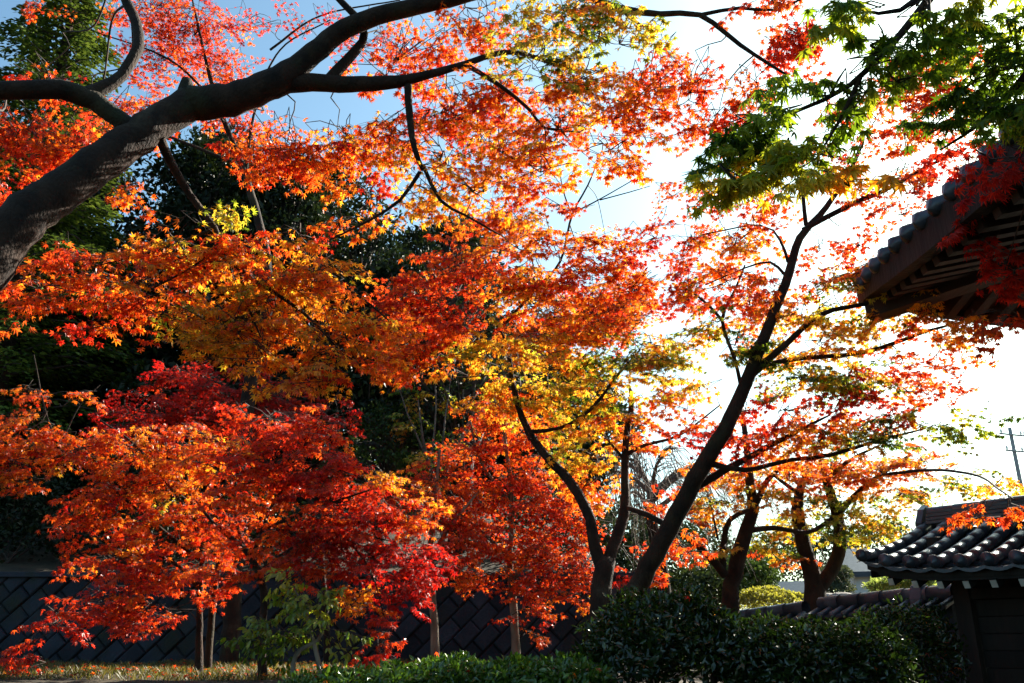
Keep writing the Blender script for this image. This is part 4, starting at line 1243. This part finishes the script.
    for a in pads: T.pad(*a[:6], n=a[6])
    T.done()


centre_maple()


def small_maple(label, bpx, bpy, d, trunk, limbs, pads, seed, leaf=.047, tpl=LEAF5, bark=None, dens=1.0, L=.38):
    g = P(bpx, bpy, d)
    T = Maple('maple_tree', label, (g.x, d, G(g.x, d)), leaf, tpl, bark, seed=seed, dens=dens, spray_len=L)
    pts = [(g.x, d, G(g.x, d) - .1)] + [P(*q[:3]) for q in trunk]
    rad = [trunk[0][3] * .6 * mpp(*trunk[0][:3])] + [.42 * q[3] * mpp(*q[:3]) for q in trunk]
    T.limb(pts, rad, 'trunk')
    for l in limbs: T.pxlimb([q[:3] for q in l], [q[3] for q in l], sides=8)
    for a in pads: T.pad(*a[:6], n=a[6])
    T.done()


small_maple('slender dark trunked maple spreading red and crimson leaves above the green shrub', 264, 672, 8.9,
            [(262, 640, 8.9, 9), (264, 590, 8.9, 9), (252, 560, 8.9, 8), (240, 545, 8.9, 7), (215, 525, 8.9, 4), (195, 500, 8.8, 2)],
            [[(252, 560, 8.9, 6), (262, 530, 8.9, 5), (275, 500, 8.9, 4), (300, 475, 8.8, 3), (330, 455, 8.8, 2)], [(245, 550, 8.9, 5), (236, 520, 9, 4), (235, 490, 9, 3), (240, 450, 9, 2)],
             [(262, 570, 8.9, 5), (290, 550, 8.8, 4), (340, 530, 8.7, 3), (385, 540, 8.6, 2)], [(262, 530, 8.9, 4), (310, 510, 8.7, 3), (370, 490, 8.6, 2)], [(340, 530, 8.7, 3), (370, 570, 8.6, 2), (385, 620, 8.5, 1)]],
            [(250, 490, 50, 32, 8.9, 0.290, 1), (220, 460, 50, 30, 9, 0.330, 1), (290, 455, 56, 30, 8.9, 0.170, 1), (340, 470, 50, 26, 8.8, 0.150, 1), (285, 530, 46, 30, 8.8, 0.310, 1), (240, 540, 40, 26, 9, 0.270, .9), (330, 500, 50, 26, 8.7, 0.150, 1.1), (330, 545, 46, 30, 8.7, 0.110, 1.1),
             (380, 520, 44, 30, 8.6, 0.150, 1.1), (375, 560, 40, 30, 8.6, 0.030, 1.1), (410, 560, 30, 34, 8.6, 0.015, 1.1), (405, 600, 22, 22, 8.6, 0.010, 1), (350, 605, 30, 18, 8.6, 0.470, .8), (378, 632, 18, 18, 8.5, 0.190, .9), (385, 655, 12, 12, 8.5, 0.130, .8), (300, 570, 40, 22, 8.8, 0.290, .7), (225, 580, 40, 22, 9, 0.270, .8), (420, 510, 34, 20, 8.7, 0.350, .8),
             (270, 420, 56, 24, 9.2, 0.150, .8), (320, 425, 44, 20, 9.2, 0.250, .7), (380, 480, 40, 14, 8.6, 0.500, .7)], 21)
small_maple('maple with two close trunks at left and long orange red boughs drooping to the grass', 200, 672, 9.6,
            [(199, 640, 9.6, 8), (200, 600, 9.6, 7), (202, 560, 9.6, 6), (195, 520, 9.6, 5), (185, 470, 9.6, 3), (180, 430, 9.6, 2)],
            [[(208, 668, 9.9, 9), (211, 620, 9.9, 8), (216, 580, 9.9, 7), (225, 530, 9.9, 5), (240, 470, 9.9, 2)], [(200, 590, 9.6, 5), (170, 560, 9.5, 4), (120, 560, 9.4, 3), (60, 610, 9.2, 1.5)], [(200, 560, 9.6, 5), (150, 520, 9.5, 4), (90, 470, 9.4, 3), (30, 430, 9.4, 2)],
             [(195, 520, 9.6, 4), (140, 450, 9.5, 3), (100, 420, 9.5, 2)], [(60, 450, 9.4, 2.5), (45, 410, 9.4, 2), (34, 355, 9.4, 1)], [(60, 445, 9.4, 2), (80, 405, 9.4, 1.5), (100, 385, 9.4, 1)]],
            [(30, 430, 46, 30, 9.4, 0.310, 1), (35, 390, 16, 22, 9.4, 0.270, .6), (70, 400, 26, 16, 9.4, 0.270, .35), (10, 470, 40, 26, 9.4, 0.320, 1), (80, 450, 44, 26, 9.4, 0.350, 1), (140, 450, 50, 28, 9.5, 0.330, 1), (110, 490, 46, 28, 9.4, 0.290, 1), (170, 490, 44, 30, 9.5, 0.430, 1), (190, 445, 44, 24, 9.6, 0.350, 1),
             (80, 520, 36, 22, 9.3, 0.230, .8), (140, 530, 46, 26, 9.4, 0.290, 1), (190, 545, 36, 24, 9.6, 0.310, .8), (110, 560, 44, 22, 9.3, 0.250, .9), (160, 575, 40, 22, 9.4, 0.250, .9), (100, 600, 50, 18, 9.2, 0.190, .9), (150, 605, 46, 18, 9.3, 0.230, .9), (60, 620, 34, 14, 9.2, 0.130, .8), (140, 628, 36, 12, 9.2, 0.190, .7), (30, 645, 20, 10, 9.1, 0.130, .4), (215, 520, 34, 24, 9.6, 0.270, .8),
             (-25, 440, 30, 34, 9.4, 0.300, .9), (30, 660, 12, 8, 9.0, 0.150, .4)], 22)
small_maple('shaded dark red maple in deep shadow behind the lit orange boughs', 330, 640, 12.9,
            [(325, 600, 12.9, 7), (315, 520, 12.9, 6), (290, 450, 12.9, 5), (250, 400, 12.9, 3), (200, 375, 12.9, 2)],
            [[(300, 470, 12.9, 4), (320, 420, 12.9, 3), (340, 390, 12.9, 2)], [(270, 430, 12.9, 3), (200, 420, 12.9, 2), (130, 410, 12.9, 1.5)]],
            [(150, 410, 60, 26, 12.9, .04, .8), (210, 385, 60, 26, 12.9, .06, .8), (270, 395, 56, 26, 12.9, .06, .8), (120, 430, 44, 20, 12.9, .05, .7), (320, 420, 50, 24, 12.9, .06, .7), (230, 420, 60, 22, 12.9, .08, .8), (180, 370, 40, 16, 12.9, .05, .6)], 23)
small_maple('maple with a pale straight trunk behind the crimson hanging leaves', 435, 668, 10.3,
            [(435, 640, 10.3, 10), (432, 590, 10.3, 9), (430, 550, 10.3, 7), (435, 500, 10.3, 5), (440, 450, 10.3, 3)],
            [[(431, 555, 10.3, 5), (455, 520, 10.2, 4), (480, 490, 10.2, 2)], [(432, 530, 10.3, 5), (405, 500, 10.2, 4), (380, 470, 10.2, 2)]],
            [(440, 480, 40, 24, 10.3, .30, .9), (430, 520, 40, 26, 10.2, .22, 1), (460, 540, 34, 26, 10.2, .24, .9), (400, 490, 36, 20, 10.2, .28, .8), (430, 560, 34, 20, 10.1, .08, .9), (455, 570, 20, 14, 10.2, .3, .6)], 24, bark=M_bark_pale)
small_maple('slim fine leaved orange maple in front of the stone wall at centre', 517, 672, 10.8,
            [(515, 640, 10.8, 10), (513, 600, 10.8, 9), (510, 560, 10.8, 7), (512, 500, 10.8, 5), (505, 440, 10.8, 4), (500, 385, 10.8, 2)],
            [[(512, 580, 10.8, 5), (540, 545, 10.7, 4), (570, 510, 10.7, 2)], [(512, 560, 10.8, 5), (480, 530, 10.7, 4), (455, 510, 10.7, 2)], [(510, 520, 10.8, 4), (535, 470, 10.8, 3), (550, 430, 10.8, 2)], [(508, 500, 10.8, 4), (480, 460, 10.8, 3), (470, 420, 10.8, 2)], [(513, 595, 10.8, 4), (545, 590, 10.6, 3), (580, 595, 10.6, 2)]],
            [(495, 420, 36, 32, 10.8, .27, .9), (470, 450, 36, 24, 10.8, .26, .9), (530, 440, 36, 28, 10.8, .28, .9), (510, 475, 44, 28, 10.8, .25, 1), (555, 480, 36, 28, 10.8, .27, .9), (470, 500, 40, 24, 10.7, .28, 1), (530, 515, 46, 26, 10.7, .24, 1), (570, 525, 34, 30, 10.7, .24, .9), (490, 540, 44, 24, 10.7, .25, 1), (545, 555, 44, 24, 10.6, .24, 1), (480, 575, 30, 14, 10.6, .30, .8), (520, 580, 40, 20, 10.6, .24, .9), (565, 585, 36, 20, 10.6, .26, 1), (530, 610, 30, 14, 10.6, .24, .7), (585, 560, 26, 26, 10.7, .25, .9), (590, 600, 20, 12, 10.6, .45, .6), (460, 582, 20, 8, 10.6, .3, .6), (535, 635, 14, 8, 10.6, .25, .4)],
            25, leaf=.042, tpl=LEAF3, bark=M_bark_pale, L=.36)
small_maple('dark trunked maple with orange and yellow leaves right of the weeping branches', 732, 650, 11.2,
            [(730, 610, 11.2, 22), (732, 585, 11.2, 20), (740, 550, 11.2, 18), (752, 510, 11.2, 15), (750, 480, 11.3, 11), (747, 450, 11.3, 8), (742, 410, 11.4, 5)],
            [[(725, 575, 11.1, 11), (708, 555, 11, 9), (690, 540, 10.9, 7), (670, 528, 10.8, 4)], [(722, 570, 11.1, 10), (724, 540, 11.1, 8), (730, 520, 11.0, 6), (748, 510, 11.1, 5)], [(755, 505, 11.2, 8), (768, 480, 11.2, 6), (790, 460, 11.2, 3)],
             [(752, 530, 11.2, 7), (775, 528, 11.3, 6), (800, 532, 11.5, 5), (815, 530, 11.6, 5), (832, 518, 11.6, 5)], [(718, 540, 11, 3), (712, 510, 11, 2), (706, 490, 11, 1)]],
            [(720, 500, 34, 24, 11.1, 0.630, .6), (690, 510, 24, 18, 10.9, 0.460, .6), (740, 470, 40, 18, 11.2, 0.440, .8), (770, 500, 34, 18, 11.2, 0.600, .7), (680, 545, 20, 14, 10.8, 0.380, .6), (725, 545, 12, 12, 11, 0.530, .5), (765, 540, 30, 12, 11.3, 0.800, .7), (790, 475, 40, 18, 11.2, 0.400, .9), (700, 470, 30, 16, 11, 0.380, .5), (780, 560, 30, 12, 11.9, 0.500, .6)], 26)
small_maple('stout Y shaped forked trunk tree with yellow leaves standing at the tiled wall', 817, 650, 11.9,
            [(815, 615, 11.9, 27), (815, 590, 11.9, 25), (812, 575, 11.9, 21), (803, 545, 11.9, 17), (798, 510, 11.9, 15), (800, 490, 12, 10), (808, 470, 12, 6)],
            [[(818, 588, 11.9, 18), (830, 572, 11.9, 16), (840, 545, 11.9, 15), (838, 518, 11.9, 14), (830, 492, 11.9, 11), (822, 470, 11.9, 6)], [(838, 515, 11.9, 7), (855, 495, 11.8, 6), (880, 475, 11.7, 5), (910, 455, 11.6, 3)], [(800, 495, 12, 6), (780, 480, 12, 4), (760, 465, 12, 2)], [(826, 480, 11.9, 6), (850, 460, 11.8, 4), (880, 445, 11.7, 2)],
             [(880, 475, 11.7, 4), (930, 470, 10.4, 3.5), (975, 475, 8.8, 3), (1000, 490, 7.6, 2.5), (1015, 500, 7.0, 1.5)]],
            [(815, 465, 44, 20, 12, 0.500, .9), (850, 470, 44, 22, 11.8, 0.440, .9), (820, 500, 30, 22, 11.9, 0.740, .7), (855, 510, 40, 22, 11.8, 0.780, .9), (880, 530, 30, 18, 11.8, 0.800, .7), (840, 530, 26, 16, 11.7, 0.800, .7), (885, 475, 44, 20, 11.6, 0.460, .8), (900, 495, 34, 18, 11.6, 0.680, .7), (920, 460, 40, 18, 11.4, 0.580, .6), (790, 520, 30, 18, 12, 0.760, .7), (785, 545, 30, 10, 12, 0.800, .6), (930, 500, 22, 14, 11.2, 0.740, .6), (955, 485, 34, 14, 10.8, 0.700, .6), (1000, 480, 34, 14, 9.6, .66, .6), (978, 512, 18, 7, 7.4, .38, .9), (1008, 508, 20, 9, 7.2, .36, .9), (870, 555, 26, 10, 11.8, 0.800, .5)], 27)


def near_maple():
    """green maple beside the viewer: one bough hangs in from the upper right"""
    b = (2.3, -0.9)
    T = Maple('maple_tree', 'green leaved maple bough hanging close overhead at the upper right', (b[0], b[1], G(*b)), .055, LEAF7, None, M_near, seed=14, spray_len=.36)
    T.limb([(b[0], b[1], -.1), (2.25, -.7, 1.3), (2.3, -.3, 2.4), (2.4, .3, 3.2)], [.15, .13, .11, .09], 'trunk')
    T.limb([(2.4, .3, 3.2), (2.3, 1.2, 3.75), tuple(P(1040, -130, 2.6)), tuple(P(960, -40, 2.9)), tuple(P(900, 35, 3.0)), tuple(P(850, 85, 3.0)), tuple(P(800, 110, 3.0)), tuple(P(755, 130, 3.0))], [.06, .045, .035, .024, .016, .011, .008, .004])
    T.limb([(2.4, .3, 3.2), (2.6, 1.4, 3.5), tuple(P(1090, -10, 3.2)), tuple(P(1030, 70, 3.5)), tuple(P(985, 120, 3.7)), tuple(P(940, 150, 3.8))], [.05, .04, .03, .02, .012, .005])
    T.limb([tuple(P(960, -40, 2.9)), tuple(P(900, 10, 2.8)), tuple(P(860, 10, 2.8))], [.02, .01, .005]); T.limb([tuple(P(860, 78, 3.0)), tuple(P(840, 120, 3.0)), tuple(P(815, 160, 3.0))], [.011, .007, .003])
    T.limb([tuple(P(1030, 70, 3.5)), tuple(P(1030, 180, 4.6)), tuple(P(1005, 270, 5.8))], [.012, .007, .003])
    for a in ((785, 118, 44, 26, 3.0, .95, .9), (750, 125, 26, 18, 3.05, .98, .8), (830, 95, 44, 28, 3.0, .93, .9), (870, 45, 40, 30, 2.95, .92, .8), (815, 150, 36, 20, 2.95, .86, .8), (780, 165, 36, 14, 3.0, .82, .6), (745, 150, 24, 14, 3.05, .97, .6), (890, 75, 36, 22, 3.0, .9, .7), (830, 172, 24, 12, 2.9, .68, .5), (930, 12, 50, 22, 2.8, .9, .8), (855, 10, 40, 20, 2.8, .9, .7), (735, 180, 12, 10, 3.0, .8, .3),
              (985, 60, 44, 36, 3.5, .98, 1.3), (1000, 110, 40, 34, 3.6, .98, 1.3), (955, 115, 34, 26, 3.7, .97, 1), (1010, 20, 40, 26, 3.4, .98, 1.1), (960, 35, 36, 24, 3.4, .97, 1), (1000, 85, 44, 40, 4.2, .98, 1.2), (985, 155, 40, 22, 4.6, .14, .5),
              (1010, 205, 40, 30, 5.6, .06, .6), (1005, 165, 36, 22, 4.9, .08, .6), (975, 235, 44, 28, 5.9, .06, .5), (1005, 265, 40, 28, 6.0, .08, .7), (1005, 315, 34, 18, 6.3, .2, .5), (985, 325, 28, 14, 6.6, .4, .6)):
        T.pad(*a[:6], n=a[6] * (1.25 if a[4] < 4 else .8), ts=.045, L=.3 if a[4] < 3.3 else .34)
    T.done()


near_maple()

# ------------------------------------------------------------------ small green shrub, weeping bare tree
def green_shrub():
    b = P(300, 672, 8.0)
    T = Maple('green_shrub', 'small bright green broad leaved shrub on two crooked stems', (b.x, 8.0, G(b.x, 8.0)), .062, OVATE, M_bark_pale, M_shrub, 'shrub', seed=33, spray_len=.3)
    g = (b.x, 8.0, G(b.x, 8.0) - .05)
    T.limb([(g[0] - .03, g[1], g[2]), P(293, 665, 8.0), P(300, 650, 8.0), P(318, 640, 8.0), P(322, 625, 8.0), P(318, 600, 8.0)], [.025, .022, .02, .017, .014, .006], 'stem', step=.06)
    T.limb([(g[0] + .2, g[1] + .05, g[2]), P(318, 660, 8.0), P(313, 640, 8.0), P(305, 610, 8.0), P(295, 590, 8.0)], [.024, .02, .017, .012, .005], 'stem', step=.06)
    for a in ((270, 625, 30, 18, 8.0, .91, .9), (300, 600, 30, 20, 8.0, .9, .9), (325, 625, 26, 18, 8.0, .9, .9), (290, 640, 34, 14, 8.0, .91, .9), (285, 580, 18, 12, 8.0, .85, .6), (320, 595, 20, 12, 8.0, .86, .7), (250, 640, 12, 12, 8.0, .97, .5)):
        T.pad(*a[:6], n=a[6] * 1.5, ts=.03)
    T.done()


green_shrub()


def weeping_tree():
    b = P(668, 620, 14)
    z0 = G(b.x, 14)
    root = thing('weeping_tree', 'bare weeping tree with curtains of thin grey drooping branches behind the forked maple', 'tree', (b.x, 14, z0))
    V, F = tube_arrays(*smooth_path([(b.x, 14, z0 - .1), P(660, 560, 14), P(650, 510, 14), P(655, 480, 14)], [.14, .11, .09, .05], .2), 10, .05)
    mesh_np('trunk', V, F, M_bark, root)
    acc = Acc()
    for k in range(9):
        a = k * 2.4; top = np.array(P(650, 500, 14)) + np.array([0, 0, rng.uniform(-.3, .3)])
        ln = rng.uniform(.8, 1.7)
        e = top + np.array([math.cos(a) * ln, math.sin(a) * ln * .8, rng.uniform(.2, .6)])
        V, F = tube_arrays(*smooth_path([top, (top + e) / 2 + np.array([0, 0, .2]), e], [.05, .03, .015], .2), 6); acc.add(V, F)
        for j in range(34):
            t = rng.uniform(.2, 1); s = top + (e - top) * t + np.array([0, 0, .25 * math.sin(t * 3)])
            dr = rng.uniform(-.9, .9); l2 = rng.uniform(.4, 1.7)
            dx, dyy = math.cos(a + dr) * .4 * l2 + .35 * l2, math.sin(a + dr) * .55 * l2
            kn = rng.normal(0, .05, (4, 3)); pts = [s, s + np.array([dx * .4, dyy * .4, .08]) + kn[0], s + np.array([dx * .75, dyy * .75, -.3 * l2]) + kn[1], s + np.array([dx * 1.05, dyy, -.62 * l2]) + kn[2], s + np.array([dx * 1.2, dyy, -.95 * l2]) + kn[3]]
            p, r_ = smooth_path(pts, [.009, .007, .005, .004, .002], .25)
            V, F = tube_arrays(p, r_, 3); acc.add(V, F)
    acc.build('branches', M_drytwig, root)


weeping_tree()
